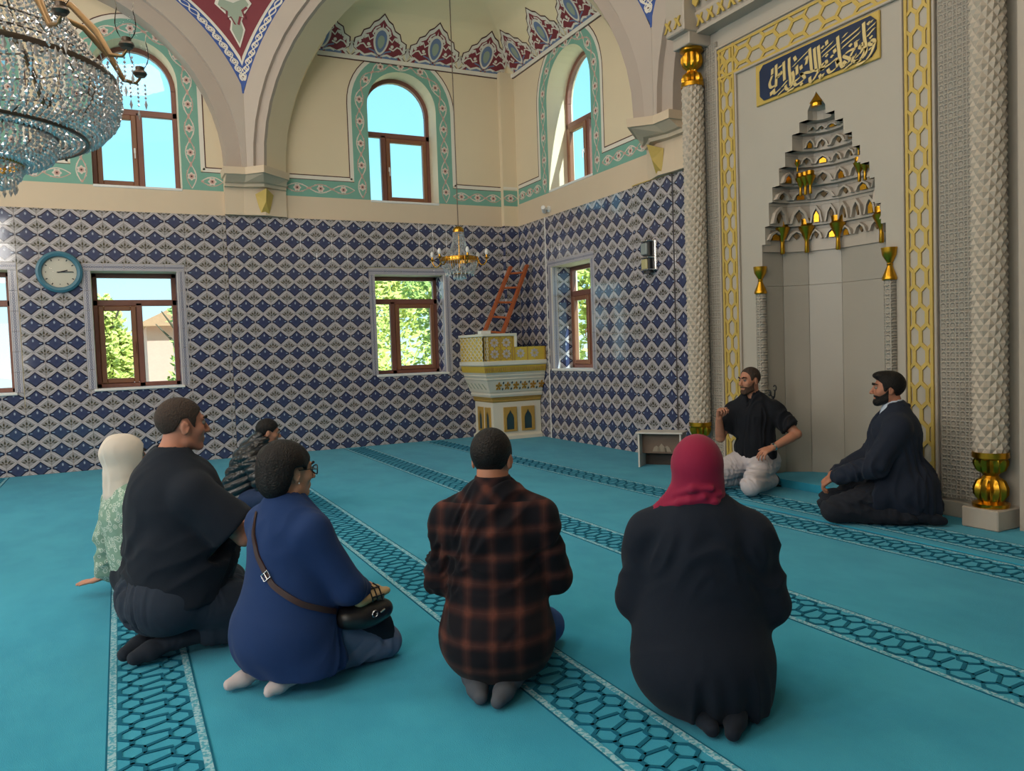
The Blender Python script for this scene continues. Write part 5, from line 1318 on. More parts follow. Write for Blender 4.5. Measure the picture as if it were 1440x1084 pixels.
def vnormals(v, f):
    fn = np.cross(v[f[:, 2]] - v[f[:, 0]], v[f[:, 3]] - v[f[:, 1]]); n = np.zeros_like(v)
    for i in range(4): np.add.at(n, f[:, i], fn)
    return n/np.maximum(1e-12, np.linalg.norm(n, axis=1))[:, None]
def folds(amp, fx, seed=0, zs=.5):              # soft cloth folds: warped ridges, longer along z
    rs = np.random.RandomState(seed); W = rs.normal(size=(5, 3)); W /= np.linalg.norm(W, axis=1)[:, None]; ph = rs.uniform(0, 6.28, 5)
    def fn(v):
        q = v*np.array([1, 1, zs]); w = sum(np.sin(fx*.45*(q @ W[i]) + ph[i])[:, None]*W[(i+1) % 5]*.06 for i in range(3)); q = q + w
        s = sum(np.sin(fx*(1 + .35*i)*(q @ W[i]) + ph[i])/(1 + .4*i) for i in range(5))
        m_ = .5 + .5*np.sin(fx*.2*(v @ W[4]) + ph[3])
        return amp*(np.abs(s)*-.8 + .9 + .3*s)*m_
    return fn
def grow(name, S, m_, par, res=.009, smooth=1, disp=None, zfloor=.002):
    v, f = S.mesh(res, smooth)
    if disp is not None:
        n = vnormals(v, f); v = v + n*disp(v)[:, None]
    if zfloor is not None: v[:, 2] = np.maximum(v[:, 2], zfloor)
    me = bpy.data.meshes.new(name); me.vertices.add(len(v)); me.vertices.foreach_set('co', v.astype(np.float32).ravel())
    me.loops.add(f.size); me.loops.foreach_set('vertex_index', f.astype(np.int32).ravel())
    me.polygons.add(len(f)); me.polygons.foreach_set('loop_start', np.arange(0, f.size, 4, dtype=np.int32))
    try: me.polygons.foreach_set('loop_total', np.full(len(f), 4, np.int32))
    except Exception: pass
    me.materials.append(m_); me.update(calc_edges=True); me.validate()
    me.polygons.foreach_set('use_smooth', [True]*len(me.polygons))
    return link(name, me, par)
def rot(yaw=0, pitch=0, roll=0):                # yaw + turns left, pitch + nods down, roll + tips to the right
    y, p, r = math.radians(yaw), math.radians(-pitch), math.radians(roll)
    return np.array(Matrix.Rotation(y, 3, 'Z') @ Matrix.Rotation(p, 3, 'X') @ Matrix.Rotation(r, 3, 'Y'), np.float32)
FW = V(0, 1, 0)
BASE = dict(pel=(0, 0, .25), wai=(0, .01, .42), che=(0, -.005, .63), nec=(0, -.02, .81), hea=(0, .02, .955),
            shR=(.165, -.015, .685), elR=(.25, -.02, .42), wrR=(.16, .20, .36), shL=(-.165, -.015, .685), elL=(-.25, -.02, .42), wrL=(-.16, .20, .36),
            hiR=(.09, 0, .25), knR=(.14, .42, .085), anR=(.10, -.10, .075), toR=(.05, -.27, .035), hiL=(-.09, 0, .25), knL=(-.14, .42, .085), anL=(-.10, -.10, .075), toL=(-.05, -.27, .035))
def pose(s=1.0, **kw):
    J = dict(BASE); J.update(kw); return {k: V(*v)*s for k, v in J.items()}
class Fig:
    def __init__(F, label, loc, heading, J, head=(0, 0, 0), hs=1.0, s=1.0, skin='#b98468', rz=None, fat=1.0):
        F.root = thing('person', label, 'person', (loc[0], loc[1], loc[2] if len(loc) > 2 else 0), math.radians(heading - 90))
        F.J, F.R, F.hs, F.s, F.fat = J, rot(*head), hs, s, fat; F.skin = skin_mat(skin)
    def H(F, x, y, z): return F.J['hea'] + F.R @ (V(x, y, z)*F.hs)
    def headshape(F, S, k=.012, g=0.0):
        h = F.hs; R = F.R
        S.ell(F.H(0, -.018, .030), V(.074 + g, .095 + g, .086 + g)*h, R, k)
        S.ell(F.H(0, .022, -.030), V(.060 + g, .068 + g, .082 + g)*h, R, .03*h)
    def body(F, res=.0065, hands=None, legs=True, arms='RL', bare=None):
        S, J, h, s, ft = Sdf(), F.J, F.hs, F.s, F.fat
        # trunk, kept a little inside the clothes
        S.chain([J['pel'], J['wai'], J['che']], [.125*s*ft, .115*s*ft, .135*s*ft], .05, (FW, .72))
        S.cone(J['shR']*.8 + J['shL']*.2, J['shL']*.8 + J['shR']*.2, .06*s, .06*s, .05); S.cone(J['che'], J['nec'], .12*s, .055*s, .05, (FW, .7))
        for q in 'RL':
            S.cone(J['nec'] + V(0, 0, .02*s), J['sh'+q], .045*s, .045*s, .03)
            if q in arms:
                S.chain([J['sh'+q], J['el'+q], J['wr'+q]], [.047*s, .040*s, .026*s], .015); S.cone(J['el'+q]*.75 + J['wr'+q]*.25, J['wr'+q], .041*s, .025*s, .015)
            if legs:
                S.chain([J['hi'+q], J['kn'+q]], [.08*s, .052*s], .02); S.chain([J['kn'+q], J['an'+q]], [.05*s, .034*s], .02); S.chain([J['an'+q], J['to'+q]], [.032*s, .022*s], .02)
        # neck and head
        S.cone(J['nec'] - V(0, 0, .03), F.H(0, -.03, -.06), .058*h*(.9 + .1*ft), .054*h*(.9 + .1*ft), .025)
        F.headshape(S)
        S.ell(F.H(0, .070, -.098), V(.024, .020, .018)*h, F.R, .02*h)
        for x in (-1, 1):
            S.ell(F.H(x*.040, .058, -.022), V(.020, .022, .022)*h, F.R, .02*h); S.cone(F.H(x*.046, .005, -.075), F.H(x*.018, .062, -.100), .018*h, .014*h, .02*h)
        S.cone(F.H(-.034, .078, .030), F.H(.034, .078, .030), .010*h, .010*h, .014*h)
        for x in (-1, 1): S.ell(F.H(x*.031, .097, .010), V(.017, .014, .012)*h, F.R, .010*h, 'c')
        S.cone(F.H(0, .086, .016), F.H(0, .110, -.028), .008*h, .0125*h, .010*h)
        for x in (-1, 1): S.ell(F.H(x*.012, .098, -.033), V(.009, .009, .007)*h, F.R, .006*h)
        S.cone(F.H(-.020, .082, -.060), F.H(.020, .082, -.060), .0075*h, .0075*h, .006*h); S.cone(F.H(-.016, .082, -.072), F.H(.016, .082, -.072), .008*h, .008*h, .006*h)
        S.cone(F.H(-.024, .096, -.066), F.H(.024, .096, -.066), .0025*h, .0025*h, .004*h, None, 'c')
        for x in (-1, 1):
            S.ell(F.H(x*.078, -.012, -.012), V(.009, .020, .033)*h, F.R @ rot(-x*18), .006*h); S.ell(F.H(x*.087, -.008, -.008), V(.006, .011, .019)*h, F.R @ rot(-x*18), .004*h, 'c')
        for q, kw in (hands or {}).items(): F.hand(S, q, **kw)
        F.bodyo = grow('body', S, F.skin, F.root, res, 1); F.face(); return F.bodyo
    def hand(F, S, q, d, n, curl=(35, 40, 30), thumb=30, spread=.08, s=None):
        s = s or F.s; w_ = F.J['wr'+q]; d = nrm(d); n = nrm(np.asarray(n, float) - d*float(np.dot(n, d))); t = nrm(np.cross(d, n)) if q == 'R' else nrm(np.cross(n, d))
        S.ell(w_ + d*.05*s - n*.002, V(.040, .050, .015)*s, np.stack([t, d, n], 1), .012)
        for i, (o, L) in enumerate(((.031, .95), (.0105, 1.05), (-.0105, .98), (-.030, .80))):
            kn = w_ + d*(.088 - .004*abs(i - 1))*s + t*o*s; S.cone(w_ + t*o*.5*s, kn, .012*s, .0108*s, .010)
            a = 0; p = kn; dd = nrm(d + t*spread*(1.5 - i)*.6)
            for j, (l, r0, r1) in enumerate(((.043, .0095, .0088), (.027, .0088, .0080), (.021, .0080, .0065))):
                a += math.radians(curl[j] + (i*4 if curl[0] > 8 else 0)); v = dd*math.cos(a) + n*math.sin(a); e = p + v*l*L*s; S.cone(p, e, r0*s, r1*s, .004); p = e
        b = w_ + d*.022*s + t*.026*s; a = math.radians(thumb); v = nrm(t*math.cos(a) + d*.75 + n*math.sin(a)*.9)
        S.cone(w_ + d*.01*s + t*.012*s, b, .014*s, .0135*s, .010); p = b + v*.038*s; S.cone(b, p, .0135*s, .0105*s, .008); v2 = nrm(v + d*.45 - t*.25); p2 = p + v2*.030*s; S.cone(p, p2, .0105*s, .0092*s, .005); S.cone(p2, p2 + nrm(v2 + d*.3)*.020*s, .0092*s, .0072*s, .005)
    def face(F):
        h = F.hs
        for x in (-1, 1):
            c = Vector(F.H(x*.031, .0775, .009)); Rm = Matrix(F.R.tolist()).to_4x4(); b = MB(); b.lathe([(0, -.0125*h), (.009*h, -.009*h), (.0125*h, 0), (.009*h, .009*h), (0, .0125*h)], 10, T(*c) @ Rm @ Rx(-PI/2)); e = b.build('eye', M['eyew'], F.root, smooth=180)
            b = MB(); b.lathe([(0, .0132*h), (.0058*h, .0118*h), (.0058*h, .010*h)], 8, T(*c) @ Rm @ Rx(-PI/2)); b.build('iris', M['iris'], e)
    def brows(F, m_, th=.0055):
        h = F.hs
        for x in (-1, 1):
            S = Sdf(); S.chain([F.H(x*.014, .096, .030), F.H(x*.032, .092, .037), F.H(x*.050, .074, .033)], [th*h, th*1.05*h, th*.6*h], .004); grow('eyebrow', S, m_, F.root, .0035, 0)
    def hair(F, m_, line, g=.010, res=.006, amp=.003, extra=None, fx=60, name='hair'):
        """line: (y, z) pairs, the lower edge of the hair seen from the side, in head units"""
        S = Sdf(); h = F.hs; F.headshape(S, g=g)
        if extra: extra(S)
        ys, zs = [q[0]*h for q in line], [q[1]*h for q in line]; R = F.R; c = F.J['hea']
        def fn(x, y, z):
            wx, wy, wz = x - c[0], y - c[1], z - c[2]; ly = wx*R[0, 1] + wy*R[1, 1] + wz*R[2, 1]; lz = wx*R[0, 2] + wy*R[1, 2] + wz*R[2, 2]
            return np.interp(ly, ys, zs).astype(np.float32) - lz
        S.keep(fn, .006*h); return grow(name, S, m_, F.root, res, 1, folds(amp, fx, 3, 1.0) if amp else None)
    def beard(F, m_, g=.004, up=-.040):
        S = Sdf(); h = F.hs; R = F.R; c = F.J['hea']; F.headshape(S, g=g); S.ell(F.H(0, .072, -.098), V(.027 + g, .022 + g, .022 + g)*h, R, .02*h)
        for x in (-1, 1): S.cone(F.H(x*.047, .005, -.075), F.H(x*.018, .064, -.100), (.018 + g)*h, (.016 + g)*h, .02*h)
        S.cone(F.H(-.020, .084, -.053), F.H(.020, .084, -.053), .008*h, .008*h, .006*h)
        def loc(x, y, z):
            wx, wy, wz = x - c[0], y - c[1], z - c[2]; return [wx*R[0, i] + wy*R[1, i] + wz*R[2, i] for i in range(3)]
        def fn(x, y, z):
            lx, ly, lz = loc(x, y, z); top = np.interp(ly, [-.02*h, .0, .03*h, .06*h, .1*h], [-.02*h, .0, -.035*h, -.050*h, (up - .004)*h]).astype(np.float32); return np.maximum(lz - top, np.maximum(.004*h - ly, -.135*h - lz))
        S.keep(fn, .004); S.cone(F.H(-.017, .094, -.067), F.H(.017, .094, -.067), .0085*h, .0085*h, .003, None, 'c'); return grow('beard', S, m_, F.root, .0055, 1, folds(.0015, 140, 5, 1))
    def wrap(F, obj, pts, w_, th, m_, name, par=None, n=6, axis=(0, 0)):
        """a flat strap following pts = (azimuth deg, z) round obj's surface"""
        me = obj.data; bv = BVHTree.FromPolygons([v.co[:] for v in me.vertices], [p.vertices[:] for p in me.polygons]); P, N = [], []
        for (a0, z0), (a1, z1) in zip(pts, pts[1:]):
            for i in range(n):
                f = i/n; a, z = math.radians(a0 + (a1-a0)*f), z0 + (z1-z0)*f; d = Vector((math.cos(a), math.sin(a), 0)); o = Vector((axis[0], axis[1], z))
                hit = bv.ray_cast(o + d*1.2, -d)
                if hit[0] is not None: P.append(hit[0] + d*th*.6); N.append(d)
        b = MB()
        for i in range(len(P)):
            t = (P[min(i+1, len(P)-1)] - P[max(i-1, 0)]).normalized(); s_ = t.cross(N[i]).normalized()*w_/2; o = N[i]*th/2
            b.v += [tuple(P[i] + s_ + o), tuple(P[i] - s_ + o), tuple(P[i] - s_ - o), tuple(P[i] + s_ - o)]
        for i in range(len(P)-1):
            for j in range(4): b.f.append((i*4+j, i*4+(j+1) % 4, (i+1)*4+(j+1) % 4, (i+1)*4+j)); b.mi.append(0)
        return b.build(name, m_, par or F.root, smooth=50), P, N
_sk = {}
def skin_mat(c):
    if c not in _sk:
        def fn(t, b):
            n = xnoise(t, 24.0, 3.0); l = lin(c); t.links.new(xmix(t, n, tuple(q*.88 for q in l[:3]), (min(1, l[0]*1.08), l[1]*1.02, l[2]*1.02)), b.inputs['Base Color'])
        _sk[c] = mat('skin', c, .55, fn=fn, spec=.35); _sk[c].node_tree.nodes['Principled BSDF'].inputs['Subsurface Weight'].default_value = .08; _sk[c].node_tree.nodes['Principled BSDF'].inputs['Subsurface Radius'].default_value = (.01, .004, .002)
    return _sk[c]
M['eyew'] = mat('eye_white', '#80766e', .6); M['iris'] = mat('dark_iris', '#20140e', .2)
def fn_hair(c1, c2):
    def fn(t, b):
        n = xnoise(t, 130.0, 3.0); t.links.new(xmix(t, n, c1, c2), b.inputs['Base Color']); bump(t, b, n, .9, .008); b.inputs['Specular IOR Level'].default_value = .22
    return fn
M['hairk'] = mat('black_hair', '#120f0e', .5, fn=fn_hair('#0b090a', '#1d1918')); M['hairb'] = mat('short_dark_hair', '#2a221e', .6, fn=fn_hair('#1c1715', '#362c27')); M['hairs'] = mat('cropped_hair', '#3a302b', .65, fn=fn_hair('#2b2320', '#4a3d36'))
M['stub'] = mat('stubble_beard', '#45352d', .7, fn=fn_hair('#3a2b24', '#5a4438'))
def cloth(name, c, rough=.85, var=.08, sheen=.04, bs=(180, .25, .002)): return mat(name, c, rough, var=var, vscale=7, bumps=bs, sheen=sheen, spec=.15)
M['blackc'] = cloth('black_cotton', '#1c222c'); M['blackw'] = cloth('black_wool', '#181e29', .9); M['polo'] = cloth('black_pique', '#181a20'); M['white_t'] = cloth('pale_grey_linen', '#b9b3b8', .85, .05); M['suit'] = cloth('charcoal_navy_suiting', '#212735', .8); M['suitp'] = cloth('charcoal_trousers', '#22252d', .85)
M['shirtl'] = cloth('pale_blue_shirting', '#b8c4d6', .8); M['denimd'] = cloth('grey_black_denim', '#2d3542', .9); M['denimn'] = cloth('dark_blue_denim', '#253452', .9, .12); M['denimb'] = cloth('blue_denim', '#2b4a86', .9, .15); M['coat'] = cloth('navy_coat_wool', '#1f3560', .9, .08, .06); M['greyp'] = cloth('grey_blue_twill', '#5f6d88', .9); M['sockw'] = cloth('white_socks', '#bdb3b5', .9); M['sockg'] = cloth('grey_socks', '#4d525b', .9); M['sockb'] = cloth('dark_socks', '#252b35', .9)
M['hij'] = cloth('crimson_headscarf', '#801b3a', .75, .08, .08, (220, .2, .0015)); M['hijw'] = cloth('ivory_headscarf', '#cfc6bb', .8, .05, .05); M['leather'] = mat('brown_leather', '#3a2320', .45, var=.15, vscale=20); M['bagk'] = mat('black_leather', '#1b1a1d', .4)
def fn_plaid(t, b):
    x, y, z = xcoord(t); per = .106
    def stripe(q, w1): return xstep(xabs(xfract(q/per) - .5) - w1, .15)
    yoke = xstep(.775 - z, .002); yo = xabs(x) + 0.0
    d1, d2 = (x + z*.92)*.74, (x - z*.92)*.74
    h0, v0 = stripe(z + .02, .13), stripe(x + .053, .13); h1, v1 = stripe(d1 + .03, .13), stripe(d2, .13)
    h = h0*(1.0 - yoke) + h1*yoke; v = v0*(1.0 - yoke) + v1*yoke
    f = xmin(h*.42 + v*.36 + h*v*.65, 1.0); n = xnoise(t, 40.0, 2.0)
    th = xmin(xstep(xabs(xfract(z/per + .19) - .5) - .012, .01) + xstep(xabs(xfract(x/per + .5) - .5) - .012, .01), 1.0)*(1.0 - yoke)
    col = xmix(t, f*(.6 + n*.5), '#15151b', '#58332b'); col = xmix(t, th*.07, col, '#6b5d55'); t.links.new(col, b.inputs['Base Color'])
M['plaid'] = mat('rust_and_black_plaid_flannel', '#2a1d1c', .9, spec=.12, sheen=.05, fn=fn_plaid)
def fn_floral(t, b):
    vo = t.nodes.new('ShaderNodeTexVoronoi'); vo.inputs['Scale'].default_value = 34.0; t.links.new(t.nodes.new('ShaderNodeTexCoord').outputs['Object'], vo.inputs[0]); d = X(t, vo.outputs['Distance']); n = xnoise(t, 30.0, 3.0)
    col = xmix(t, n, '#6f8f7d', '#8ca898'); col = xmix(t, xstep(xabs(d - .42) - .07, .05)*.75, col, '#cdd6cc'); col = xmix(t, xstep(d - .16, .05), col, '#d9d8cb'); t.links.new(col, b.inputs['Base Color'])
M['floral'] = mat('sage_floral_cotton', '#7d9a8a', .85, spec=.15, fn=fn_floral)
M['puff'] = mat('glossy_black_nylon', '#14181d', .28, bumps=(50, .3, .004)); M['hatm'] = mat('tan_felt', '#b79d74', .9, var=.1, bumps=(120, .3, .002)); M['steel'] = mat('steel', '#c9ccd0', .25, metal=1.0)

def trousers(S, J, s, g=1.0, cuff=.78, legs='RL'):
    S.ell(J['pel'] + V(0, -.02, .0)*s, V(.175, .15, .14)*s*g, None, .04)
    for q in legs:
        S.ell(J['hi'+q] + V(0, -.06, -.01)*s, V(.105, .115, .105)*s*g, None, .05)
        S.cone(J['hi'+q], J['kn'+q], .108*s*g, .078*s*g, .03)
        a = J['kn'+q]*(1 - cuff) + J['an'+q]*cuff; S.cone(J['kn'+q], a, .074*s*g, .058*s*g, .03)
def socks(F, m_, q, s, name='sock'):
    S = Sdf(); J = F.J; a, t = J['an'+q], J['to'+q]; k = J['kn'+q]*.22 + a*.78
    S.chain([k, a], [.042*s, .043*s], .02); S.cone(a, a*.35 + t*.65, .043*s, .040*s, .02, (V(0, 0, 1), .8)); S.cone(a*.35 + t*.65, t, .040*s, .028*s, .02); S.ell(a + (a - J['kn'+q])*.05, V(.04, .045, .042)*s, None, .02)
    return grow(name, S, m_, F.root, .008, 1, folds(.002, 60, 2))
def top(S, J, s, g=1.0, sleeves='RL', sl=1.0, hem=None, waist=.165, chest=.175, hip=.185, dep=.74, arm=(.068, .058, .044), slope=.055):
    """shirt, jacket or coat over the trunk; sl: how far down the arm the sleeves go (1 elbow, 2 wrist)"""
    S.chain([J['pel'] if hem is None else V(*hem), J['wai'], J['che']], [hip*s*g, waist*s*g, chest*s*g], .06, (FW, dep))
    S.cone(J['che'], J['che']*.35 + J['nec']*.65, chest*s*g, .10*s, .06, (FW, .78))
    S.cone(J['shR'], J['shL'], .066*s, .066*s, .07, (FW, 1.0)); S.cone(J['nec'] - V(0, 0, .05*s), J['che'], .09*s, .13*s, .06, (FW, .85))
    for q in 'RL':
        S.cone(J['nec'] + V(0, 0, -.01*s), J['sh'+q], slope*s, .06*s, .06)
        if q in sleeves:
            e = J['el'+q] if sl >= 1 else J['sh'+q] + (J['el'+q] - J['sh'+q])*sl
            S.cone(J['sh'+q], e, arm[0]*s, (arm[1] if sl >= 1 else arm[1]*1.08)*s, .036)
            if sl > 1: S.cone(J['el'+q], J['el'+q] + (J['wr'+q] - J['el'+q])*(sl - 1), arm[1]*s, arm[2]*s, .02)
def neckhole(S, F, r=.062, dz=.0, fwd=.0, s=1.0):
    a, c = F.J['nec'] + V(0, fwd, dz)*s, F.H(0, -.02, -.02); S.cone(a, c, r*s, r*s*1.05, .008, None, 'c')
def armhole(S, J, q, at, r, s):                # trim the sleeve with a clean end
    a, b = J['sh'+q], J['el'+q]; d = nrm(b - a); p = a + (b - a)*at
    def fn(x, y, z): return np.maximum(-((x-p[0])*d[0] + (y-p[1])*d[1] + (z-p[2])*d[2]), np.sqrt((x-p[0])**2 + (y-p[1])**2 + (z-p[2])**2) - .16*s)
    S.cut(fn, .003)
# ------------------------------------------------------------------ 1 man in plaid, seen from behind
s = 1.02
J = pose(s, shR=(.180, -.02, .675), shL=(-.180, -.02, .675), elR=(.245, .03, .42), elL=(-.235, .03, .42), wrR=(.13, .26, .34), wrL=(-.13, .26, .34), nec=(0, -.015, .80), hea=(.0, .02, .925), toR=(.015, -.285, .035), toL=(-.055, -.25, .035), anR=(.07, -.12, .07), anL=(-.10, -.11, .07), knR=(.19, .40, .085), knL=(-.17, .42, .085))
F = Fig('man in a rust and black plaid shirt kneeling with his back to us', (-4.60, -8.76), 60, J, (-14, 6, 0), 1.04, s, '#b07a60')
F.body(hands={'R': dict(d=(-.6, .7, -.3), n=(0, -.3, -1)), 'L': dict(d=(.6, .7, -.3), n=(0, -.3, -1))})
F.hair(M['hairk'], [(-.13, -.072), (-.075, -.075), (-.05, -.062), (-.02, -.015), (.0, .012), (.03, .010), (.045, .035), (.08, .075), (.12, .085)], .008, .005, .0015); F.brows(M['hairk'])
S = Sdf(); trousers(S, J, s); grow('jeans', S, M['denimb'], F.root, .010, 1, folds(.005, 34, 1))
for q in 'RL': socks(F, M['sockg'], q, s)
S = Sdf(); top(S, J, s, 1.0, sl=1.97, hem=(0, -.02, .235), hip=.222, waist=.195, chest=.188, dep=.80, arm=(.076, .068, .052)); S.ell(V(0, -.065, .20)*s, V(.228, .212, .18)*s, None, .07)
S.cut(lambda x, y, z: z - (.060 + .05*np.maximum(0, y)) , .006); neckhole(S, F, .058, .012); grow('plaid_shirt', S, M['plaid'], F.root, .008, 1, folds(.012, 36, 4, .6))
S = Sdf(); c = J['nec']; S.cone(c + V(0, -.004, -.03), c + V(0, .004, .066), .086, .074, .005, (FW, .95)); S.cone(c + V(0, 0, -.1), c + V(0, .012, .12), .064, .064, .003, None, 'c'); S.cut(lambda x, y, z: (z*0 + x*0) + (c[1] + .055 - y), .004); S.cut(lambda x, y, z: (c[2] + .060 - z) + 0*x + 0*y, .003); grow('collar', S, M['plaid'], F.root, .005, 1)

# ------------------------------------------------------------------ 2 woman in crimson headscarf, seen from behind
s = 1.0
J = pose(s, shR=(.185, -.01, .665), shL=(-.185, -.01, .665), elR=(.238, .03, .40), elL=(-.240, .03, .40), wrR=(.17, .27, .32), wrL=(-.17, .27, .32), hea=(0, .025, .92), nec=(0, -.01, .785), toR=(.10, -.29, .035), toL=(.03, -.27, .035), anR=(.13, -.1, .075), anL=(-.04, -.1, .075))
F = Fig('woman in a crimson headscarf and long black top kneeling with her back to us', (-4.022, -9.38), 50, J, (-4, 4, 0), .97, s, '#b98468')
F.body(hands={'R': dict(d=(-.6, .7, -.3), n=(0, -.3, -1)), 'L': dict(d=(.6, .7, -.3), n=(0, -.3, -1))}); F.brows(M['hairk'])
S = Sdf(); trousers(S, J, s); grow('trousers', S, M['blackc'], F.root, .011)
for q in 'RL': socks(F, M['blackc'], q, s)
S = Sdf(); top(S, J, s, 1.0, sl=1.95, hem=(0, -.03, .25), hip=.238, waist=.232, chest=.212, dep=.84, arm=(.092, .090, .062), slope=.062); S.ell(V(0, -.06, .19), V(.262, .235, .20), None, .08); S.ell(V(0, .2, .16), V(.235, .26, .14), None, .06)
S.cone((-.04, -.03, .30), (.045, -.05, .07), .20, .20, .06, (FW, .9))
S.cut(lambda x, y, z: z - (.028 + .035*np.clip((-x), -.1, .3)) + 0*y, .008); neckhole(S, F, .060, .02); grow('long_black_top', S, M['blackw'], F.root, .009, 1, lambda v: folds(.018, 34, 9, .45)(v)*np.clip((.74 - v[:, 2])/.12, .12, 1))
S = Sdf(); F.headshape(S, g=.017); S.cone(F.H(0, -.045, .0), J['nec'] + V(0, -.005, .035), .088, .088, .05, (FW, .95)); S.cone(J['nec'] + V(0, -.005, .05), J['nec'] + V(0, .0, -.015), .088, .125, .04, (FW, .85)); S.cone(J['nec'] + V(-.08, -.02, .03), J['nec'] + V(-.155, -.015, -.035), .042, .03, .03)

n_ = J['nec']
for pts in (((-.135, -.03, -.02), (-.07, -.085, .02), (.02, -.098, .045), (.085, -.06, .05)), ((-.12, -.05, .0), (-.03, -.095, .03), (.06, -.085, .025), (.10, -.03, .01)), ((-.085, -.055, .045), (-.02, -.10, .075), (.05, -.09, .075)), ((-.14, -.01, -.035), (-.09, .0, .02), (-.075, .0, .08))): S.chain([n_ + V(*q) for q in pts], [.010, .012, .011, .007][:len(pts)], .012)
S.ell(F.H(0, .115, -.02), V(.062, .07, .085), F.R, .01, 'c'); grow('headscarf', S, M['hij'], F.root, .0055, 1, lambda v: folds(.008, 85, 6, .9)(v)*np.clip((float(F.H(0, 0, .0)[2]) - v[:, 2])/.08, .15, 1.0))

# ------------------------------------------------------------------ 3 woman in navy coat
s = .98
J = pose(s, pel=(0, 0, .25), shR=(.165, .015, .675), shL=(-.165, -.005, .68), elR=(.235, .14, .42), wrR=(.15, .29, .345), elL=(-.22, .10, .43), wrL=(.0, .33, .34), hea=(.0, .035, .925), nec=(0, .0, .79), che=(0, .015, .62), knR=(.13, .41, .08), knL=(-.13, .41, .08), anR=(.10, -.06, .07), toR=(.10, -.18, .035), anL=(-.06, -.08, .07), toL=(-.10, -.25, .035))
F = Fig('dark-haired woman with glasses in a navy blue coat kneeling side-on', (-5.372, -8.295), 22, J, (-6, 4, 0), .98, s, '#c49478')
F.body(hands={'R': dict(d=(-.3, 1, -.1), n=(-.2, 0, -1), curl=(20, 25, 20)), 'L': dict(d=(.3, 1, -.1), n=(.2, 0, -1), curl=(20, 25, 20))})
def bob(S):
    S.ell(F.H(0, -.055, .045), V(.098, .090, .085), F.R, .05); S.ell(F.H(0, -.075, -.045), V(.088, .070, .075), F.R, .05)
    for x in (-1, 1): S.ell(F.H(x*.070, -.03, .02), V(.032, .055, .06), F.R, .03)
F.hair(M['hairk'], [(-.2, -.125), (-.06, -.125), (-.045, -.07), (-.034, .024), (.02, .026), (.034, .0), (.046, .03), (.09, .066), (.13, .075)], .012, .0055, .010, bob, 40); F.brows(M['hairk'])
S = Sdf(); trousers(S, J, s, .92, .80); grow('grey_trousers', S, M['greyp'], F.root, .009, 1, folds(.010, 46, 4))
for q in 'RL': socks(F, M['sockw'], q, s*.92)
S = Sdf(); top(S, J, s, 1.0, sl=1.9, hem=(0, -.03, .27), hip=.225, waist=.205, chest=.195, dep=.86, arm=(.080, .075, .055), slope=.06); S.ell(V(0, -.045, .21), V(.235, .205, .185), None, .07); S.cone((0, .02, .30), (0, .20, .22), .195, .15, .06, (FW, 1.0)); S.cone((.06, -.03, .2), (.10, .0, .10), .17, .17, .05)
S.cut(lambda x, y, z: np.maximum(z - (.075 + .10*np.clip(y - .05, 0, .5)), -9 + 0*x), .006); S.cut(lambda x, y, z: (.335 - y) + 0*x + 9*(z > .33), .006); neckhole(S, F, .066, .01, .01); co = grow('navy_coat', S, M['coat'], F.root, .008, 1, folds(.016, 34, 12, .5))
S = Sdf(); c = J['nec']; S.cone(c + V(0, -.006, -.03), c + V(0, -.004, .035), .098, .080, .005, (FW, .92)); S.cone(c + V(0, 0, -.12), c + V(0, .01, .14), .068, .068, .003, None, 'c'); S.cut(lambda x, y, z: (c[1] + .07 - y) + 0*x + 0*z, .004); S.cut(lambda x, y, z: (c[2] + .038 - z) + 0*x + 0*y, .003); grow('collar', S, M['coat'], F.root, .0055, 1)
S = Sdf(); S.cone((.07, .28, .20), (.13, .395, .15), .125, .085, .02); S.cut(lambda x, y, z: (z - .11) + 0*x + 0*y, .005); S.cut(lambda x, y, z: (.40 - y) + 0*x + 0*z, .005); grow('black_tunic_hem', S, M['blackc'], F.root, .009)
st, P_, N_ = F.wrap(co, [(-122, .742), (-105, .70), (-80, .58), (-52, .47), (-20, .39), (8, .34), (26, .31)], .024, .007, M['leather'], 'bag_strap')
i = 16; b = MB(); p, n = P_[i], N_[i]; t_ = (P_[i+1] - P_[i-1]).normalized(); sd = t_.cross(n).normalized()
Mb = Matrix((( *sd, 0), (*t_, 0), (*n, 0), (0, 0, 0, 1))).transposed(); Mb.translation = p
b.tube([Mb @ Vector(q) for q in ((-.018, -.015, .008), (.018, -.015, .008), (.018, .015, .008), (-.018, .015, .008))], .0035, 6, closed=True); b.tube([Mb @ Vector((0, -.016, .009)), Mb @ Vector((0, .016, .010))], .0025, 5); b.build('buckle', M['steel'], st)
bgE = Vector(P_[-1]); S = Sdf(); S.ell((.225, .235, .265), V(.06, .115, .055), None, .01); S.cone((.20, .14, .27), (.225, .33, .27), .045, .04, .03); bg = grow('shoulder_bag', S, M['bagk'], F.root, .008)
b = MB(); b.tube([(.285, .235 + .014*math.cos(a), .28 + .014*math.sin(a)) for a in [2*PI*i/10 for i in range(10)]], .0035, 6, closed=True); b.tube([(.286, .262, .28), (.288, .285, .29)], .004, 6); b.build('ring', M['steel'], bg)
g = lambda x, y, z: Vector(F.H(x, y, z))
b = MB()
for x in (-1, 1):
    b.tube([g(x*.033 + .024*math.cos(a), .110 - .010*abs(math.cos(a)), .004 + .021*math.sin(a)) for a in [2*PI*i/16 for i in range(16)]], .0026, 6, closed=True); b.tube([g(x*.057, .100, .008), g(x*.082, .05, .012), g(x*.086, -.005, .010)], .0022, 5)
b.tube([g(-.010, .110, .006), g(0, .112, .009), g(.010, .110, .006)], .002, 5); gl = b.build('glasses', M['black'], F.root, smooth=60)
b = MB()
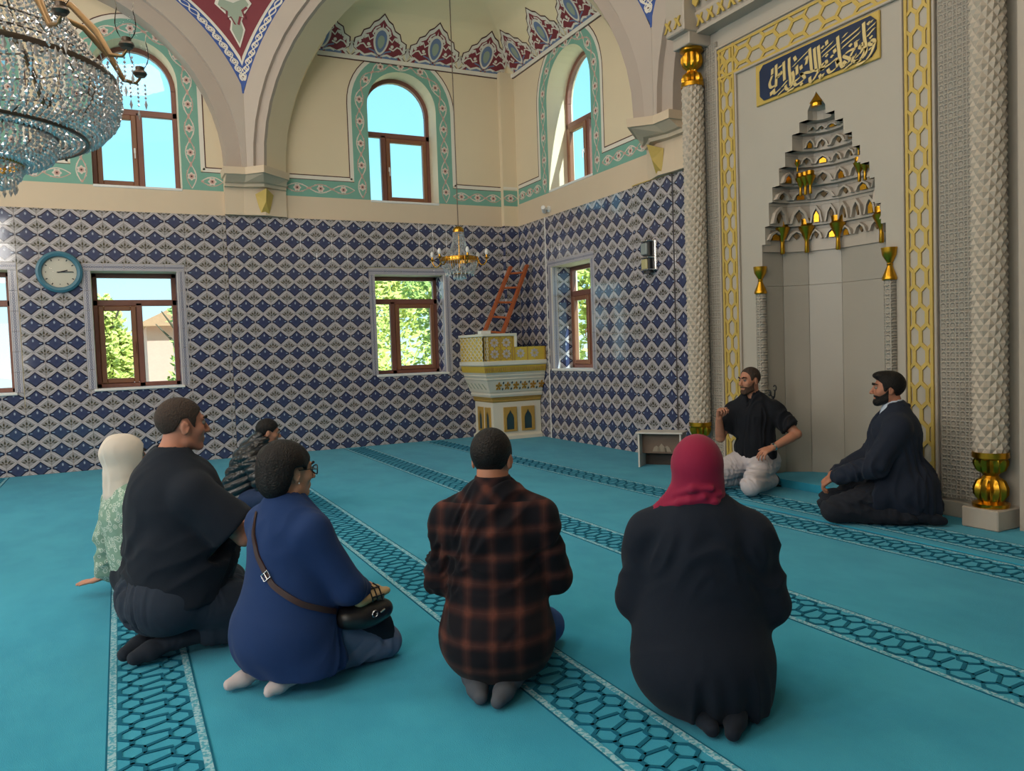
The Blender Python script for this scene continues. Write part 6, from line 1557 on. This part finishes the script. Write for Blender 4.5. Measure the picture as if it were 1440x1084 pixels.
for x in (-1, 1): b.add([g(x*.033 + .022*math.cos(a), .108 - .010*abs(math.cos(a)), .004 + .019*math.sin(a)) for a in [2*PI*i/16 for i in range(16)]], [tuple(range(16))])
b.build('lens', M['clear'], gl)
b = MB(); b.lathe([(0, -.004), (.004, 0), (0, .004)], 8, T(*g(.088, -.004, -.045))); b.build('pearl_earring', M['sillw'], F.root, smooth=90)
HO = (0, -.125, .0)
hat = thing('felt_hat', 'folded tan felt hat with dark markings held in the lap of the navy-coated woman', 'hat', tuple(F.root.matrix_basis @ Vector(HO)), F.root.rotation_euler[2])
S = Sdf(); S.cone((.235, .32, .335), (.225, .47, .345), .030, .022, .02, (V(0, 0, 1), .8)); S.cone((.205, .34, .35), (.205, .43, .355), .034, .026, .02); grow('felt', S, M['hatm'], hat, .007)
b = MB(); 
for y0 in (.37, .395, .42): b.tube([(.2, y0, .386), (.232, y0 + .006, .374), (.262, y0 - .004, .345), (.262, y0, .325)], .0035, 6)
b.tube([(.232, .365, .374), (.232, .43, .374)], .0035, 6); b.tube([(.262, .365, .345), (.262, .43, .345)], .0035, 6); b.build('dark_band_print', M['black'], hat)

# ------------------------------------------------------------------ 4 heavy man in black tee
s = 1.13
J = pose(s, pel=(0, -.02, .27), wai=(0, .02, .44), che=(0, .01, .65), nec=(0, .0, .825), hea=(0, .06, .965), shR=(.185, .02, .685), shL=(-.185, -.005, .69), elR=(.27, .19, .50), wrR=(.20, .42, .60), elL=(-.29, .12, .50), wrL=(-.1, .40, .45), knR=(.15, .42, .09), knL=(-.16, .42, .09), anR=(.07, -.02, .085), toR=(.05, -.20, .04), anL=(-.09, -.02, .085), toL=(-.01, -.22, .045))
F = Fig('heavy-set man with short hair in a black T-shirt and dark jeans kneeling', (-5.785, -7.66), 16, J, (-5, 3, 0), 1.08, s, '#b27c66', fat=1.2)
F.body(hands={'R': dict(d=(-.15, .6, .75), n=(-.9, .2, .0), curl=(25, 30, 25)), 'L': dict(d=(.4, 1, .1), n=(.8, 0, -.4))})
F.hair(M['hairs'], [(-.13, -.040), (-.085, -.045), (-.05, -.025), (-.025, .028), (.0, .034), (.022, .0), (.034, -.012), (.040, .035), (.075, .072), (.12, .080)], .007, .005, .0012); F.brows(M['hairb'])
S = Sdf(); trousers(S, J, s, 1.12, .74); S.ell(V(0, -.07, .25)*s, V(.205, .17, .15)*s, None, .05); grow('jeans', S, M['denimd'], F.root, .009, 1, folds(.012, 44, 3))
for q in 'RL': socks(F, M['sockb'], q, s*1.05)
S = Sdf(); top(S, J, s, 1.0, sl=.74, hem=(0, -.015, .24), hip=.225, waist=.222, chest=.208, dep=.92, arm=(.090, .098, .05), slope=.066); S.ell(V(0, .05, .42)*s, V(.20, .20, .14)*s, None, .06); S.cut(lambda x, y, z: (z - .235*s - .02*y) + 0*x, .006)
for q in 'RL': armhole(S, J, q, .80, .09, s)
neckhole(S, F, .064, .015, .0, 1.0); grow('black_tshirt', S, M['blackc'], F.root, .009, 1, folds(.016, 32, 21, .5))

# ------------------------------------------------------------------ 5 woman in white headscarf leaning back on her hand
s = .98
J = pose(s, pel=(0, 0, .16), wai=(-.02, -.03, .33), che=(-.04, -.06, .53), nec=(-.05, -.07, .70), hea=(-.05, -.045, .875), shR=(.11, -.05, .60), shL=(-.205, -.085, .60), elR=(.22, .08, .40), wrR=(.12, .30, .28), elL=(-.305, -.13, .36), wrL=(-.335, -.15, .115), hiR=(.10, .03, .13), knR=(.28, .40, .10), anR=(.02, .38, .07), toR=(-.12, .40, .04), hiL=(-.09, .04, .13), knL=(-.10, .48, .12), anL=(.10, .20, .07), toL=(.2, .1, .04))
F = Fig('woman in an ivory headscarf and sage floral blouse leaning back on one hand', (-5.91, -6.70), 10, J, (-6, 4, 0), .96, s, '#c08d76')
F.body(res=.006, hands={'L': dict(d=(-.35, -.9, -.28), n=(.0, .0, -1), curl=(-12, 6, 8), spread=.22, thumb=5), 'R': dict(d=(-.3, 1, -.2), n=(-.3, 0, -1))}); F.brows(M['hairk'])
S = Sdf(); trousers(S, J, s, 1.1, .9); S.ell((.10, .22, .10), V(.27, .32, .11), None, .05); S.cone((.15, -.05, .22), (.20, -.02, .06), .11, .13, .05); grow('black_skirt', S, M['blackc'], F.root, .011, 1, folds(.008, 24, 2))
S = Sdf(); top(S, J, s, 1.0, sl=1.88, hem=(0, -.01, .20), hip=.19, waist=.18, chest=.175, dep=.82, arm=(.082, .082, .066)); neckhole(S, F, .055, .03); grow('floral_blouse', S, M['floral'], F.root, .008, 1, folds(.009, 34, 8, .6))
S = Sdf(); F.headshape(S, g=.017); S.cone(F.H(0, -.045, .01), J['nec'] + V(0, -.02, .03), .090, .085, .05); S.cone(J['nec'] + V(0, -.01, .05), J['nec'] + V(0, .0, -.03), .085, .115, .04); S.ell(F.H(0, -.08, .03), V(.07, .06, .07), F.R, .05); S.ell(F.H(0, .115, -.02), V(.062, .07, .085), F.R, .01, 'c')
grow('headscarf', S, M['hijw'], F.root, .0065, 1, folds(.008, 42, 3, 1.0))

# ------------------------------------------------------------------ 6 man in puffer jacket, further off
s = 1.0
J = pose(s, pel=(0, -.04, .12), wai=(0, .03, .28), che=(0, .10, .46), nec=(0, .17, .62), hea=(0, .24, .725), shR=(.17, .13, .50), shL=(-.17, .13, .50), elR=(.30, .24, .33), wrR=(.20, .42, .24), elL=(-.30, .24, .33), wrL=(-.1, .42, .24), hiR=(.1, 0, .12), knR=(.36, .30, .20), anR=(.0, .36, .07), toR=(-.16, .38, .05), hiL=(-.1, 0, .12), knL=(-.36, .30, .20), anL=(.0, .28, .07), toL=(.16, .30, .05))
F = Fig('short-haired man in a glossy black puffer jacket sitting cross-legged further back', (-5.02, -4.28), -22, J, (18, 12, 0), .98, s, '#a8765e')
F.body(res=.008, hands={'R': dict(d=(-.6, .7, -.3), n=(0, -.3, -1)), 'L': dict(d=(.6, .7, -.3), n=(0, -.3, -1))})
F.hair(M['hairk'], [(-.13, -.060), (-.075, -.062), (-.04, -.035), (-.02, .015), (.0, .022), (.03, .005), (.042, .035), (.08, .072), (.12, .08)], .009, .0065, .0015); F.brows(M['hairk']); 
S = Sdf(); trousers(S, J, s, 1.0, .95); grow('jeans', S, M['denimn'], F.root, .012, 1, folds(.006, 30, 3))
for q in 'RL': socks(F, M['sockb'], q, s)
S = Sdf(); top(S, J, s, 1.0, sl=1.95, hem=(0, -.05, .13), hip=.205, waist=.20, chest=.20, dep=.88, arm=(.092, .085, .062), slope=.07); S.cone(J['nec'] - V(0, .02, .03), J['nec'] + V(0, .01, .05), .10, .085, .03); neckhole(S, F, .060, .03)
grow('puffer_jacket', S, M['puff'], F.root, .008, 1, lambda v: .016*np.abs(np.sin((v[:, 2]*.92 + v[:, 1]*-.38)*PI/.062))**.7 + folds(.006, 70, 5, 1)(v))

# ------------------------------------------------------------------ 7 speaker facing us
s = 1.06
J = pose(s, pel=(0, 0, .26), wai=(.0, .02, .44), che=(.0, .02, .65), nec=(.01, .02, .825), hea=(.02, .055, .965), shR=(.175, .03, .695), shL=(-.175, .0, .70), elR=(.265, .13, .46), wrR=(.235, .24, .64), elL=(-.37, .03, .50), wrL=(-.215, .20, .40), knR=(.33, .36, .115), knL=(-.10, .45, .11), anR=(.10, -.08, .08), anL=(-.14, -.06, .08))
F = Fig('bearded man in black polo shirt and pale trousers kneeling with one hand raised', (-.68, -6.13, .010), 210, J, (-30, 4, 0), 1.03, s, '#ad7a62')
F.body(res=.0055, hands={'R': dict(d=(-.22, .10, 1), n=(-.85, .35, -.1), curl=(62, 62, 40), thumb=60), 'L': dict(d=(.62, .68, -.32), n=(.15, -.2, -1), curl=(22, 24, 18), thumb=15)})
F.hair(M['hairs'], [(-.13, -.050), (-.08, -.052), (-.05, -.030), (-.025, .020), (.0, .028), (.022, .0), (.034, .0), (.042, .050), (.060, .090), (.075, .098), (.12, .12)], .0045, .005, .0008); F.brows(M['hairb']); F.beard(M['stub'], .0028)
S = Sdf(); trousers(S, J, s, 1.08, .86); grow('pale_trousers', S, M['white_t'], F.root, .008, 1, folds(.009, 40, 5, .8))
for q in 'RL': socks(F, M['sockb'], q, s)
S = Sdf(); top(S, J, s, 1.0, sl=.70, hem=(0, .0, .31), hip=.178, waist=.165, chest=.178, dep=.80, arm=(.074, .076, .05)); S.cone((-.17*s, .09*s, .36*s), (-.19*s, .10*s, .29*s), .04, .035, .03); S.cut(lambda x, y, z: (z - .292*s) + 0*x + 0*y, .006)
for q in 'RL': armhole(S, J, q, .74, .09, s)
neckhole(S, F, .060, .012, .012)
S.cone(J['nec'] + V(0, .06, .03), J['nec'] + V(0, .13, -.075), .03, .012, .006, None, 'c'); po = grow('black_polo', S, M['polo'], F.root, .008, 1, folds(.011, 38, 14, .5))
S = Sdf(); c = J['nec']
for x in (-1, 1): S.cone(c + V(x*.062, -.01, .025), c + V(x*.045, .075, -.012), .020, .016, .004, (V(x, .2, 0), .5)); S.cone(c + V(x*.062, -.01, .025), c + V(x*.0, -.062, .032), .020, .020, .004)
grow('collar', S, M['polo'], F.root, .005, 1)
b = MB(); wv, ev = Vector(J['wrL']), Vector(J['elL']); d = (ev - wv).normalized(); q = Matrix(((1,0,0,0),(0,1,0,0),(0,0,1,0),(0,0,0,1))); Mq = d.to_track_quat('Z', 'Y').to_matrix().to_4x4(); Mq.translation = wv + d*.012
b.lathe([(.029, -.010), (.034, -.010), (.034, .010), (.029, .010), (.029, -.010)], 20, Mq); wt = b.build('wristwatch', M['steel'], F.root, smooth=40)
for a in (-PI/2, ):
    b = MB(); up = Vector((0, 0, 1)); o = (up - d*up.dot(d)).normalized(); Mf = o.to_track_quat('Z', 'Y').to_matrix().to_4x4(); Mf.translation = wv + d*.012 + o*.033; b.lathe([(0, 0), (.019, 0), (.019, .008), (.015, .010), (0, .010)], 18, Mf); b.build('watch_face', M['steel'], wt, smooth=40)

# ------------------------------------------------------------------ 8 man in dark suit, in profile
s = 1.07
J = pose(s, pel=(0, 0, .25), wai=(0, .01, .42), che=(0, .0, .62), nec=(0, .0, .795), hea=(.0, .045, .935), shR=(.17, .0, .68), shL=(-.17, .0, .68), elR=(.25, .14, .43), wrR=(.05, .41, .315), elL=(-.25, .14, .43), wrL=(-.06, .405, .31), knR=(.17, .42, .10), knL=(-.15, .40, .10), anL=(-.13, -.13, .075), toL=(-.10, -.28, .04))
F = Fig('bearded black-haired man in a dark suit jacket kneeling in profile by the column', (-.84, -7.76, .010), 133, J, (6, 0, 0), 1.03, s, '#a9745c')
F.body(res=.0055, hands={'R': dict(d=(-.45, .72, -.55), n=(-.3, -.45, -.8), curl=(35, 35, 25)), 'L': dict(d=(.45, .75, -.6), n=(.3, -.45, -.85), curl=(28, 32, 25), thumb=20)})
F.hair(M['hairk'], [(-.14, -.082), (-.08, -.084), (-.05, -.060), (-.02, -.0), (.0, .010), (.024, -.02), (.034, -.02), (.044, .040), (.085, .078), (.14, .09)], .013, .0055, .002, lambda S: S.ell(F.H(0, .045, .095), V(.06, .055, .03), F.R, .03)); F.brows(M['hairk']); F.beard(M['hairk'], .005)
S = Sdf(); trousers(S, J, s, 1.08, .88); grow('charcoal_trousers', S, M['suitp'], F.root, .009, 1, folds(.011, 42, 5, .8))
for q in 'RL': socks(F, M['blackc'], q, s)
S = Sdf(); top(S, J, s, .98, sl=.3, hem=(0, .02, .3), hip=.15, waist=.15, chest=.165, dep=.78, arm=(.06, .05, .05)); S.cone(J['nec'] - V(0, .0, .02), J['nec'] + V(0, .012, .045), .072, .066, .02); neckhole(S, F, .060, .02, .01); grow('pale_blue_shirt', S, M['shirtl'], F.root, .009)
S = Sdf(); top(S, J, s, 1.0, sl=1.86, hem=(0, -.05, .25), hip=.215, waist=.192, chest=.195, dep=.86, arm=(.083, .076, .055), slope=.066); S.ell(V(0, -.075, .23)*s, V(.215, .19, .20)*s, None, .06); S.cone(V(0, -.12, .3)*s, V(0, -.16, .12)*s, .14*s, .15*s, .05, (FW, .9)); S.cone(V(-.09, .05, .28)*s, V(-.12, .12, .20)*s, .12*s, .11*s, .04)
S.cut(lambda x, y, z: (z - .085 - .30*np.clip(y - .02, 0, .6)) + 0*x, .006); neckhole(S, F, .070, .014, .02)
def opening(x, y, z):                          # the jacket's front stands open in a narrow V
    wv_ = np.clip((z - .42*s)/(.40*s), 0, 1)*.075 + .006; return np.maximum(np.abs(x) - wv_, .06 - y) + 0*z
S.cut(opening, .005); grow('suit_jacket', S, M['suit'], F.root, .008, 1, folds(.014, 34, 31, .5))
S = Sdf(); c = J['nec']
for x in (-1, 1): S.chain([c + V(x*.0, -.085, .018), c + V(x*.070, -.045, .022), c + V(x*.085, .04, -.02), c + V(x*.062, .115, -.13), c + V(x*.03, .155, -.27)], [.022, .021, .022, .024, .010], .008)
grow('lapels', S, M['suit'], F.root, .007)
